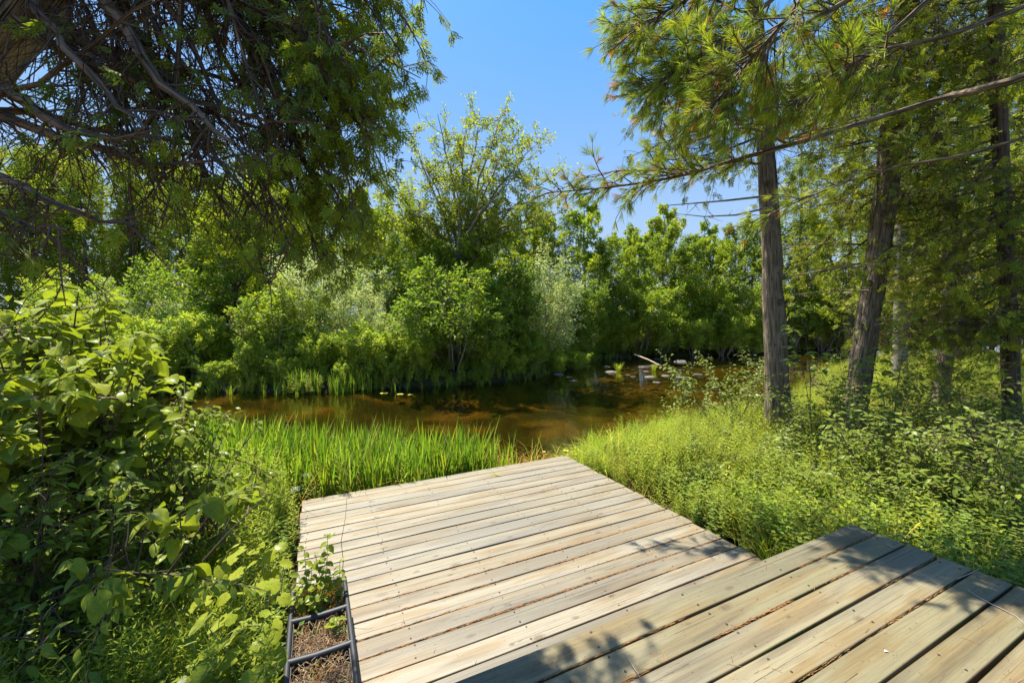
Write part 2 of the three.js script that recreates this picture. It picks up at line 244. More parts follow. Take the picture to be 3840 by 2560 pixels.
const birchTex = dataTex(256, 256, (i, j) => { const u = i / 256, v = j / 256, l = smooth(0.62, 0.72, noise2(u * 5, v * 60, 3, 5, 60)) * smooth(0.4, 0.6, noise2(u * 9, v * 14, 8, 9, 14)), q = fbm(u * 6, v * 10, 3, 4, 6, 10); return S(mixc(mixc([0.62, 0.58, 0.48], [0.40, 0.36, 0.27], q), [0.06, 0.05, 0.04], l)); }, true);
birchTex.repeat.set(1.2, 1.6);
const barkMat = (tint, bs = 0.02) => new THREE.MeshStandardMaterial({ map: barkTex.map, bumpMap: barkTex.bump, bumpScale: bs, roughness: 0.92, vertexColors: true, color: lin(...tint) });
const MAT = {
  cedarBark: barkMat([0.74, 0.67, 0.60], 0.055), limbBark: barkMat([0.72, 0.50, 0.33]), darkBark: barkMat([0.42, 0.34, 0.27]), greyBark: barkMat([1.15, 1.15, 1.1]), pineBark: barkMat([0.62, 0.52, 0.42]),
  birch: new THREE.MeshStandardMaterial({ map: birchTex, color: lin(0.55, 0.53, 0.48), roughness: 0.8, vertexColors: true }),
  twig: new THREE.MeshStandardMaterial({ color: lin(0.10, 0.065, 0.04), roughness: 0.9, vertexColors: true }),
  greyTwig: new THREE.MeshStandardMaterial({ color: lin(0.26, 0.22, 0.18), roughness: 0.9, vertexColors: true }),
};
const ONE = [1, 1, 1];
// a branching plant: wood in one Geo, leaves in another. sp.lv lists the orders of branching
function growTree(sp, seed) {
  const R = rng(seed), wood = new Geo(true), fol = new Geo(), up = V3(0, 1, 0), tmp = V3(), nn = V3(), dd = V3();
  const last = sp.lv.length - 1;
  function branch(p, d, len, rad, lvl) {
    const L = sp.lv[lvl], n = L.n ?? [9, 6, 4, 3][lvl], pts = [p.clone()], rad_ = [rad], step = len / n; d = d.clone(); p = p.clone();
    for (let i = 1; i <= n; i++) { randDir(R, tmp); d.addScaledVector(tmp, L.wob ?? 0.16).addScaledVector(up, (L.trop ?? 0.03)); d.normalize(); p.addScaledVector(d, step); pts.push(p.clone()); rad_.push(Math.max(sp.minR ?? 0.003, rad * (1 - (L.taper ?? 0.8) * i / n))); }
    tube(wood, pts, rad_, [sp.sides ?? 7, 5, 3, 3][lvl], ONE, lvl === 0 ? 0.25 : 0, seed);
    if (L.leaves) { const c = jit(R, sp.col2 && R() < (sp.mix2 ?? 0.5) ? sp.col2 : sp.col, 0.10);
      for (let k = 0; k < L.leaves; k++) { const t = R(); const q = sample(pts, Math.pow(t, 0.7)); randDir(R, tmp); q.addScaledVector(tmp, R() * (sp.spread ?? 0.10));
        dd.copy(d).multiplyScalar(0.5).addScaledVector(tmp, 0.9).addScaledVector(up, -(sp.droop ?? 0.25)).normalize(); randDir(R, nn).multiplyScalar(0.7).addScaledVector(up, sp.flat ?? 0.8).normalize();
        const s = R.r(0.7, 1.25); leaf(fol, q, dd, nn, sp.leafL * s, sp.leafW * s, jit(R, c, 0.22), 0.16, 0.42); } }
    if (lvl < last) { const k = Math.round(L.kids * R.r(0.85, 1.15)); const off = R() * 6.28;
      for (let j = 0; j < k; j++) { const t = lerp(L.from ?? 0.25, 1, (j + R() * 0.8) / k), q = sample(pts, t); const i = Math.min(n - 1, Math.floor(t * n)); dd.subVectors(pts[i + 1], pts[i]).normalize();
        tmp.set(1, 0, 0); if (Math.abs(dd.x) > 0.8) tmp.set(0, 0, 1); const s1 = V3().crossVectors(dd, tmp).normalize(), s2 = V3().crossVectors(dd, s1); const a = off + j * 2.4 + R() * 0.8, an = (L.ang ?? 0.9) * R.r(0.75, 1.2);
        const nd = dd.clone().multiplyScalar(Math.cos(an)).addScaledVector(s1, Math.sin(an) * Math.cos(a)).addScaledVector(s2, Math.sin(an) * Math.sin(a)); if (L.level) nd.y *= L.level; nd.normalize();
        const sh = L.shape ? L.shape(t) : 1 - 0.45 * t; branch(q, nd, len * (L.ratio ?? 0.5) * sh * R.r(0.75, 1.2), Math.max(sp.minR ?? 0.003, rad_[i] * (L.rr ?? 0.5)), lvl + 1); } }
  }
  for (let s = 0; s < (sp.stems ?? 1); s++) { const a = s * 2.4 + R() * 0.6, sp_ = sp.stems ? (sp.lean ?? 0.35) * Math.sqrt((s + 0.3) / sp.stems) : 0.04; branch(V3(Math.cos(a) * (sp.baseR ?? 0) * R(), -0.15, Math.sin(a) * (sp.baseR ?? 0) * R()), V3(Math.cos(a) * sp_, 1, Math.sin(a) * sp_).normalize(), sp.h * (sp.stems ? R.r(0.75, 1.05) : 1), sp.r, 0); }
  return { wood: wood.build(), fol: fol.build(), tris: wood.tris + fol.tris };
}
// cedar or spruce shape seen from afar: boughs in tiers with hanging sprays
function growConifer(sp, seed) {
  const R = rng(seed), wood = new Geo(true), fol = new Geo(), tmp = V3(), dd = V3(), nn = V3(), up = V3(0, 1, 0);
  const tp = []; for (let i = 0; i <= 8; i++) tp.push(V3(0.05 * Math.sin(i + seed), -0.2 + sp.h * i / 8, 0.05 * Math.cos(i * 1.3)));
  tube(wood, tp, tp.map((_, i) => sp.r * (1 - 0.93 * i / 8)), 7, ONE, 0.2);
  for (let k = 0; k < sp.boughs; k++) { const t = lerp(sp.from ?? 0.1, 0.99, Math.pow((k + 0.5) / sp.boughs, 0.9)), y = t * sp.h, a = k * 2.4 + R(), len = sp.w * Math.pow(1 - t, sp.pow ?? 0.75) * R.r(0.7, 1.15) + 0.12, pts = []; const dr = sp.droop ?? 0.25;
    for (let i = 0; i <= 5; i++) { const s = i / 5; pts.push(V3(Math.cos(a) * len * s, y + len * (-dr * s * 1.4 + (dr * 1.5 + 0.12) * s * s), Math.sin(a) * len * s).add(randDir(R, tmp).multiplyScalar(0.03 * s * len))); }
    tube(wood, pts, pts.map((_, i) => Math.max(0.004, 0.022 * (1 - i / 5) * len / sp.w)), 3, ONE);
    const ns = Math.round(sp.sprays * (0.35 + 0.65 * len / sp.w)), c0 = jit(R, R() < 0.5 ? sp.col : sp.col2, 0.12);
    for (let j = 0; j < ns; j++) { const q = sample(pts, lerp(0.15, 1.05, Math.sqrt((j + R()) / ns))), side = (R() - 0.5) * 2, w = (sp.sw ?? 0.22) * R.r(0.6, 1.2);
      for (let m = 0; m < sp.per; m++) { randDir(R, tmp); const z = q.clone().addScaledVector(tmp, w * Math.cbrt(R())); z.y -= w * 0.25; dd.set(Math.cos(a + side), sp.hang ?? -0.35, Math.sin(a + side)).addScaledVector(tmp, 0.7).normalize(); randDir(R, nn).addScaledVector(up, 0.5).normalize(); const s = R.r(0.7, 1.3); leaf(fol, z, dd, nn, sp.leafL * s, sp.leafW * s, jit(R, c0, 0.22), 0.12, 0.5); } } }
  return { wood: wood.build(), fol: fol.build(), tris: wood.tris + fol.tris };
}
function treeThing(name, built, woodMat, folMat, label, category, group, woodName = 'trunk', folName = 'crown') {
  const o = thing(name, label, category, group); mesh(woodName, built.wood, woodMat, o); const c = mesh(folName, built.fol, folMat, o); c.userData.kind = 'stuff'; return o;
}
// ---------------------------------------------------------------- the wood on the far bank
const FAR = {};
{
  const bl = (o) => ({ lv: [{ kids: 15, from: 0.22, ang: 0.85, ratio: 0.46, trop: 0.04, wob: 0.07, shape: (t) => 1.15 - 0.75 * t }, { kids: 8, ang: 0.75, ratio: 0.48, trop: 0.03, from: 0.2 }, { kids: 5, ang: 0.8, ratio: 0.55, from: 0.2, leaves: 6 }, { leaves: 17 }], spread: 0.10, ...o });
  FAR.ash = [11, 12].map((s) => growTree(bl({ h: 7.5, r: 0.11, col: [0.105, 0.165, 0.020], col2: [0.075, 0.130, 0.018], leafL: 0.14, leafW: 0.078 }), s));
  FAR.poplar = [21, 22].map((s) => growTree(bl({ h: 8, r: 0.10, lv: [{ kids: 20, from: 0.15, ang: 0.62, ratio: 0.30, trop: 0.03, wob: 0.06, shape: (t) => 1.2 - 0.75 * t }, { kids: 7, ang: 0.7, ratio: 0.5, trop: 0.05, from: 0.2 }, { kids: 4, ang: 0.8, ratio: 0.5, leaves: 6 }, { leaves: 17 }], col: [0.145, 0.195, 0.022], col2: [0.105, 0.165, 0.022], leafL: 0.125, leafW: 0.088 }), s));
  const sh = (o) => ({ stems: 9, baseR: 0.25, lean: 0.55, lv: [{ kids: 10, from: 0.2, ang: 0.7, ratio: 0.42, trop: 0.02, wob: 0.13, n: 7 }, { kids: 6, ang: 0.8, ratio: 0.5, from: 0.15, leaves: 8 }, { leaves: 24 }], spread: 0.11, r: 0.025, ...o });
  FAR.silver = [31, 32].map((s) => growTree(sh({ h: 3.6, col: [0.20, 0.235, 0.130], col2: [0.150, 0.185, 0.085], leafL: 0.085, leafW: 0.034, flat: 0.4 }), s));
  FAR.green = [41, 42].map((s) => growTree(sh({ h: 3.2, col: [0.085, 0.150, 0.018], col2: [0.115, 0.175, 0.024], leafL: 0.10, leafW: 0.055 }), s));
  FAR.lime = [51, 52].map((s) => growTree(sh({ h: 2.3, stems: 8, col: [0.150, 0.205, 0.026], col2: [0.115, 0.175, 0.03], leafL: 0.10, leafW: 0.06, flat: 1.0 }), s));
  FAR.cedar = [61, 62].map((s) => growConifer({ h: 7.5, w: 1.5, r: 0.12, boughs: 95, sprays: 13, per: 11, col: [0.055, 0.100, 0.016], col2: [0.090, 0.140, 0.018], leafL: 0.125, leafW: 0.042, sw: 0.24 }, s));
  FAR.tall = [81, 82].map((s) => growConifer({ h: 12, w: 2.3, pow: 0.6, from: 0.2, r: 0.17, boughs: 120, sprays: 15, per: 12, col: [0.075, 0.115, 0.016], col2: [0.105, 0.150, 0.018], leafL: 0.14, leafW: 0.045, sw: 0.26, droop: 0.3 }, s));
  FAR.spruce = [71].map((s) => growConifer({ h: 8, w: 1.25, pow: 0.9, r: 0.11, boughs: 100, sprays: 12, per: 11, col: [0.045, 0.085, 0.018], col2: [0.062, 0.105, 0.018], leafL: 0.12, leafW: 0.035, droop: 0.32, sw: 0.2 }, s));
}
const farMat = {
  ash: leafMat([1.35, 1.22, 1], 0.5, 0.15, 0.4), poplar: leafMat([1.3, 1.2, 1], 0.5, 0.15, 0.35), silver: leafMat([1.3, 1.45, 1.9], 0.4, 0.4, 0.4), green: leafMat([1.3, 1.2, 1], 0.5, 0.2, 0.35), lime: leafMat([1.25, 1.25, 1.2], 0.5, 0.25, 0.32), tall: leafMat([1.1, 1.1, 1], 0.4, 0.08, 0.5), cedar: leafMat([1.3, 1.25, 1], 0.4, 0.08, 0.5), spruce: leafMat([1.3, 1.25, 1], 0.35, 0.08, 0.5),
};
const farDeep = { ash: leafMat([1.12, 1.06, 0.9], 0.5, 0.15, 0.4), poplar: leafMat([1.05, 1.1, 1], 0.5, 0.15, 0.35), silver: leafMat([1.2, 1.35, 1.7], 0.4, 0.4, 0.4), green: leafMat([0.95, 0.98, 0.9], 0.5, 0.2, 0.33), lime: leafMat([1.1, 1.15, 1.1], 0.5, 0.25, 0.32), tall: leafMat([1.3, 1.25, 1], 0.4, 0.08, 0.5), cedar: leafMat([1.55, 1.4, 1], 0.4, 0.08, 0.5), spruce: leafMat([1.5, 1.4, 1], 0.35, 0.08, 0.5) };
const kinds = {                                              // name, short look, category, group, built height
  ash: ['ash_tree', 'full-crowned green tree', 'tree', 'broadleaf trees on the far bank', 7.5], poplar: ['poplar_tree', 'slender yellow-green tree', 'tree', 'slender trees on the far bank', 8],
  silver: ['willow_shrub', 'silvery small-leaved willow shrub', 'shrub', 'silvery shrubs on the far bank', 3.6], green: ['alder_shrub', 'bushy mid-green shrub', 'shrub', 'green shrubs on the far bank', 3.2], lime: ['dogwood_shrub', 'low lime-green shrub', 'shrub', 'low shrubs at the water line', 2.3],
  tall: ['cedar_tree', 'tall shaggy background cedar', 'tree', 'tall cedars behind the banks', 12],
  cedar: ['cedar_tree', 'dense dark cone-shaped cedar', 'tree', 'cedars on the far bank', 7.5], spruce: ['spruce_tree', 'narrow dark spruce', 'tree', 'spruces on the far bank', 8] };
// place by where each stands: sideways place in the picture, metres ahead, height
const farList = [];
{
  const R = rng(808);
  const put = (k, px, d, h, extra = {}) => farList.push({ k, px, d, h, ...extra });
  // the shrubs that show singly along the bank
  put('silver', 1265, 15.6, 4.3, { look: 'large silvery willow shrub on the far bank left of the tall maple' }); put('silver', 1420, 15.2, 2.5, { look: 'small silvery shrub beside the large silvery one' }); put('silver', 2030, 18.6, 4.6, { look: 'broad silvery willow shrub behind the grassy point' });
  put('silver', 600, 15.0, 3.2, { look: 'silvery shrub on the far bank behind the big-leaved sapling' });
  put('green', 1700, 15.4, 3.7, { look: 'big rounded dark-green shrub at the water in front of the maple', wide: 1.15, m: 'deep' }); put('green', 1790, 16.0, 3.0, { look: 'bushy shrub crowding the right of the big rounded one' });
  put('green', 1050, 14.9, 3.0, { look: 'green shrub with arching shoots left of the large silvery willow' }); put('ash', 880, 16.8, 6.4, { look: 'leafy green tree standing over the left bank shrubs' });
  for (const [px, dd, h] of [[480, 0.9, 1.9], [610, 0.5, 1.1], [730, 1.2, 2.1], [830, 0.5, 0.9], [950, 0.8, 1.3], [1090, 0.5, 0.8], [1200, 1.0, 1.5], [1290, 0.4, 0.8], [1400, 0.9, 1.8], [1480, 0.4, 1.0], [1570, 0.8, 1.3], [1850, 0.9, 1.2], [1940, 0.5, 0.9], [2010, 0.9, 1.5], [2080, 0.5, 1.0], [2160, 0.5, 0.9]]) { const x = (px - 1920) / 1553 * 15; put('lime', px, farEdge(x * 0.97) + dd, h); }
  // tall cedars that close the view at both sides
  put('tall', 3790, 11.5, 11.5, { look: 'tall shaggy cedar on the near bank at the right edge' }); put('tall', 3600, 15.5, 12, { look: 'tall shaggy cedar in the meadow behind the slim crooked trunk' }); put('tall', 3960, 9, 10.5, { look: 'tall cedar just outside the right edge, only its boughs in view' });
  put('tall', 3180, 25, 13.5, { look: 'tall far cedar seen between the straight and the leaning trunk' }); put('tall', 2990, 28, 13, { look: 'tall far cedar right behind the straight trunk' }); put('tall', 3420, 26, 14, { look: 'tall far cedar right of the birch' });
  for (const [px, d, h] of [[-60, 17, 9.5], [140, 18, 9.2], [330, 17.5, 8.6], [500, 18.5, 8.8], [690, 18.5, 8.2], [880, 19.5, 8.0]]) put('tall', px, d, h);
  // middle row
  for (const [k, px, d, h] of [['green', 350, 15, 3.4], ['cedar', 760, 17.2, 5.2], ['green', 720, 16.2, 3.8], ['cedar', 1130, 17.8, 6.2], ['ash', 1030, 18, 6.4], ['spruce', 1480, 17.2, 5.4], ['cedar', 1545, 18.5, 5.8], ['ash', 1400, 18.6, 6.0], ['green', 1880, 17.6, 4.0], ['ash', 1600, 16.9, 4.9], ['ash', 1830, 17.6, 5.2], ['ash', 1720, 16.6, 4.6],
    ['ash', 2260, 25.5, 6.2], ['green', 2200, 23.6, 4.0], ['poplar', 2390, 26, 6.4], ['green', 2400, 25.2, 4.2], ['ash', 2520, 26.5, 6.8], ['lime', 2330, 24.8, 2.3], ['lime', 2480, 25.2, 2.6], ['lime', 2600, 25.4, 2.2], ['lime', 2710, 25.6, 2.6], ['green', 2600, 26.4, 4.6], ['ash', 2690, 27, 6.4], ['green', 2760, 26.4, 4.4], ['lime', 2820, 26, 2.6]]) put(k, px, d, h);
  // back row, up to the skyline
  for (const [k, px, d, h] of [['ash', 60, 20, 8.6], ['cedar', 180, 19, 8.2], ['poplar', 300, 20, 9.4], ['ash', 430, 20, 8.4], ['cedar', 540, 21, 8.4], ['poplar', 640, 22, 9.8], ['ash', 730, 21, 8.2], ['cedar', 850, 21, 8.6], ['poplar', 960, 23, 9.4], ['ash', 1060, 22, 8.0], ['cedar', 1170, 22, 8.4], ['ash', 1270, 23, 7.8], ['poplar', 1350, 23, 7.9], ['cedar', 1450, 22, 7.6], ['ash', 1540, 24, 6.8], ['cedar', 1620, 22, 6.6], ['cedar', 1930, 21, 7.0], ['ash', 1760, 24, 6.8], ['poplar', 1840, 24, 7.0], ['poplar', 2030, 24, 7.2], ['ash', 2010, 22, 6.6], ['spruce', 2120, 23, 7.6], ['poplar', 2200, 27, 8.7], ['cedar', 2290, 28, 7.4], ['ash', 2400, 30, 7.4], ['poplar', 2490, 30, 9.0], ['cedar', 2570, 31, 8.0], ['poplar', 2650, 29, 7.8], ['ash', 2750, 31, 8.0], ['cedar', 2820, 32, 9.5],
    ['ash', 2920, 29, 8.4], ['cedar', 3020, 29, 9.4], ['ash', 3120, 30, 8.6], ['green', 2960, 27.5, 4.2], ['green', 3090, 28, 4.4], ['lime', 3160, 28, 2.8], ['green', 3240, 29, 4.6], ['cedar', 3260, 31, 10.2], ['ash', 3360, 31, 9.2], ['lime', 3330, 28.6, 2.6], ['green', 3440, 30, 4.8], ['cedar', 3480, 32, 10.4], ['lime', 3520, 29.4, 2.8], ['ash', 3600, 32, 9.6], ['green', 3640, 30.4, 4.8], ['cedar', 3720, 33, 10.6], ['lime', 3700, 30, 2.8], ['ash', 3830, 33, 9.8], ['green', 3860, 31, 5.0]]) put(k, px, d, h);
}
{
  const R = rng(99), protos = {}, used = {}; farList.sort((a, b) => a.px - b.px);
  const ord = ['first', 'second', 'third', 'fourth', 'fifth', 'sixth', 'seventh', 'eighth', 'ninth', 'tenth', 'eleventh', 'twelfth', 'thirteenth', 'fourteenth', 'fifteenth', 'sixteenth', 'seventeenth', 'eighteenth', 'nineteenth', 'twentieth', 'twenty-first', 'twenty-second', 'twenty-third', 'twenty-fourth', 'twenty-fifth', 'twenty-sixth'];
  const cnt = {};
  for (const e of farList) {
    const [name, look, cat, group, bh] = kinds[e.k], n = cnt[e.k] = (cnt[e.k] ?? -1) + 1;
    const label = e.look ?? `${look} across the creek, ${ord[n]} of its kind from the left`;
    const list = FAR[e.k], b = list[Math.floor(R() * list.length)], woodMat = e.k === 'silver' || e.k === 'lime' || e.k === 'green' ? MAT.greyTwig : e.k === 'poplar' ? MAT.greyBark : MAT.darkBark;
    const o = treeThing(name, b, woodMat, (R() < 0.5 && !e.m) ? farMat[e.k] : farDeep[e.k], label, cat, group, e.k === 'silver' || e.k === 'lime' || e.k === 'green' ? 'stems' : 'trunk');
    const x = (e.px - 1920) / 1553 * e.d; o.position.set(x, groundY(x, e.d) - 0.05, -e.d); const s = e.h / bh; o.scale.set(s * (e.wide ?? 1) * R.r(0.95, 1.15), s, s * R.r(0.95, 1.15)); o.rotation.y = R() * 6.28;
  }
}
{ // the tall open maple whose limbs fan out above the wood
  const R = rng(4242), wood = new Geo(true), fol = new Geo(), base = V3((1700 - 1920) / 1553 * 17.2, 0, -17.2); base.y = groundY(base.x, 17.2) - 0.1;
  const up = V3(0, 1, 0), tmp = V3(), nn = V3(), dd = V3();
  const tips = [[1500, 760, 16.6], [1530, 520, 17.6], [1640, 430, 16.8], [1700, 600, 18.2], [1800, 420, 17.4], [1880, 425, 17.0], [1960, 470, 18.0], [2030, 520, 16.6], [2100, 640, 17.4], [2130, 700, 16.2], [1750, 480, 16.2], [1600, 640, 18.0], [1420, 700, 17.0], [1960, 640, 16.0], [1850, 600, 18.6], [1440, 810, 16.8], [2130, 790, 17.6], [2080, 840, 16.4], [1500, 880, 17.8]];
  const fork = at(1730, 960, 17.2); tube(wood, [base, V3().lerpVectors(base, fork, 0.5).add(V3(0.1, 0, 0)), fork], [0.17, 0.15, 0.13], 8, ONE, 0.2);
  const limbs = tips.map(([x, y, d], i) => { const e = at(x, y, d), s = fork.clone().add(V3(R.r(-0.15, 0.15), R.r(-1.4, 0.7), R.r(-0.15, 0.15))), pts = []; for (let k = 0; k <= 8; k++) { const t = k / 8, q = V3().lerpVectors(s, e, t); q.x += (s.x - e.x) * 0.16 * Math.sin(t * 3.14); q.add(randDir(R, tmp).multiplyScalar(0.07)); pts.push(q); } tube(wood, pts, pts.map((_, k) => 0.085 * (1 - 0.88 * k / 8)), 6, ONE); return pts; });
  for (const pts of limbs) for (let j = 0; j < 26; j++) { const t = Math.pow(R.r(0.05, 1), 0.6), q = sample(pts, t), d = randDir(R).add(V3(0, 0.45, 0)).normalize(), len = R.r(0.7, 1.35) * (1.1 - 0.35 * t), bp = [q]; let p = q.clone(); for (let k = 0; k < 4; k++) { d.addScaledVector(randDir(R, tmp), 0.2).addScaledVector(up, 0.06).normalize(); p = p.clone().addScaledVector(d, len / 4); bp.push(p); } tube(wood, bp, [0.016, 0.013, 0.010, 0.007, 0.004], 3, ONE);
    for (let m = 0; m < 7; m++) { const tp = sample(bp, R.r(0.25, 1)), td = randDir(R).multiplyScalar(0.7).add(d).normalize(), te = tp.clone().addScaledVector(td, R.r(0.2, 0.45)); tube(wood, [tp, te], [0.006, 0.003], 3, ONE);
      const c = jit(R, R() < 0.6 ? [0.130, 0.185, 0.022] : [0.100, 0.155, 0.020], 0.1); for (let z = 0; z < 7; z++) { const w = sample([tp, te], R()).addScaledVector(randDir(R, tmp), 0.12 * R()); dd.copy(td).addScaledVector(tmp, 0.8).addScaledVector(up, -0.35).normalize(); randDir(R, nn).addScaledVector(up, 0.7).normalize(); leaf(fol, w, dd, nn, R.r(0.075, 0.12), R.r(0.05, 0.085), jit(R, c, 0.2)); } } }
  treeThing('maple_tree', { wood: wood.build(), fol: fol.build() }, MAT.greyBark, farMat.poplar, 'tall open-crowned maple with fanned limbs rising above the far bank', 'tree');
}
// ---------------------------------------------------------------- trees on the near bank
// a flat fern-like cedar spray, drawn out of slivers, at p, pointing along d, lying across nrm
const _d2 = V3(), _s = V3();
function cedarSpray(g, R, p, d, nrm, size, col, pairs = 5, fat = 1) {
  _s.crossVectors(d, nrm).normalize(); const n2 = V3().crossVectors(_s, d).normalize(), c0 = jit(R, col, 0.15), q = V3();
  leaf(g, p, d, n2, size, size * 0.06 * fat, c0, 0.05, 0.5);
  for (let k = 0; k < pairs; k++) for (const sd of [-1, 1]) { const t = (k + 0.6 + R() * 0.3) / (pairs + 0.4), L = size * (0.58 - 0.34 * t) * R.r(0.8, 1.15); q.copy(p).addScaledVector(d, size * t);
    _d2.copy(d).multiplyScalar(0.75).addScaledVector(_s, sd * 0.75).addScaledVector(n2, R.r(-0.3, 0.3)).normalize(); const c = jit(R, c0, 0.15); leaf(g, q, _d2, n2, L, L * 0.20 * fat, c, 0.06, 0.55);
    if (L > size * 0.28) { const q2 = q.clone().addScaledVector(_d2, L * 0.45); leaf(g, q2, d, n2, L * 0.5, L * 0.13 * fat, c, 0.05, 0.55); } }
}
// a bough through points, with side branches, twigs and sprays
function bough(o, R, pts, r0, spec) {
  const { wood, fol } = o, up = V3(0, 1, 0), tmp = V3(), dd = V3(), n = pts.length - 1, len = pts.reduce((s, p, i) => i ? s + p.distanceTo(pts[i - 1]) : 0, 0);
  tube(wood, pts, pts.map((_, i) => Math.max(0.004, r0 * (1 - 0.85 * i / n))), r0 > 0.02 ? 6 : 4, ONE, r0 > 0.015 ? 0.3 : 0);
  const side = Math.round(len * spec.side);
  for (let j = 0; j < side; j++) { const t = lerp(spec.from ?? 0.12, 1, (j + R()) / side), q = sample(pts, t), i = Math.min(n - 1, Math.floor(t * n)); dd.subVectors(pts[i + 1], pts[i]).normalize();
    const d = randDir(R).multiplyScalar(0.75).addScaledVector(dd, 0.85).addScaledVector(up, spec.sag ?? -0.15).normalize(), L = R.r(0.35, 0.95) * (spec.len ?? 0.8) * (1.15 - 0.6 * t), bp = [q]; let p = q.clone();
    for (let k = 0; k < 4; k++) { d.addScaledVector(randDir(R, tmp), 0.22).addScaledVector(up, spec.curl ?? -0.04).normalize(); p = p.clone().addScaledVector(d, L / 4); bp.push(p); }
    tube(wood, bp, [0.2, 0.17, 0.13, 0.1, 0.06].map((k) => Math.max(0.0016, Math.min(r0 * 2.2 * k, 0.034 * k))), 3, ONE);
    const tw = Math.round(L * spec.twigs);
    for (let m = 0; m < tw; m++) { const tt = R.r(0.1, 1), tp = sample(bp, tt), td = randDir(R).multiplyScalar(0.9).addScaledVector(d, 0.7).addScaledVector(up, spec.sag ?? -0.15).normalize(), tl = R.r(0.10, 0.30), te = tp.clone().addScaledVector(td, tl), tmid = V3().lerpVectors(tp, te, 0.5).addScaledVector(randDir(R, tmp), 0.02); tube(wood, [tp, tmid, te], [0.0028, 0.0022, 0.0013], 3, ONE);
      const green = spec.green(t, tt, te); if (R() < green) spec.dress(fol, R, tp, te, td); } }
}
const cedarDress = (spec) => (fol, R, tp, te, td) => { const n = R.pick(spec.n), c = R() < 0.5 ? spec.col : spec.col2; for (let k = 0; k < n; k++) { const q = V3().lerpVectors(tp, te, R.r(0.3, 1)), d = randDir(R).multiplyScalar(0.65).addScaledVector(td, 0.7).add(V3(0, spec.hang, 0)).normalize(), nr = randDir(R).add(V3(0, 0.2, 0)).normalize(); cedarSpray(fol, R, q, d, nr, R.r(0.7, 1.25) * spec.size, c, spec.pairs, spec.fat); } };
const cedarGreen = { bright: [0.150, 0.190, 0.020], mid: [0.085, 0.125, 0.016], deep: [0.060, 0.088, 0.014] };
const sprayMat = leafMat([1.25, 1.25, 1], 0.5, 0.08, 0.5), rightMat = leafMat([1, 1, 1], 0.42, 0.25, 0.42), needleMat = leafMat([0.95, 1, 1], 0.4, 0.2, 0.4);

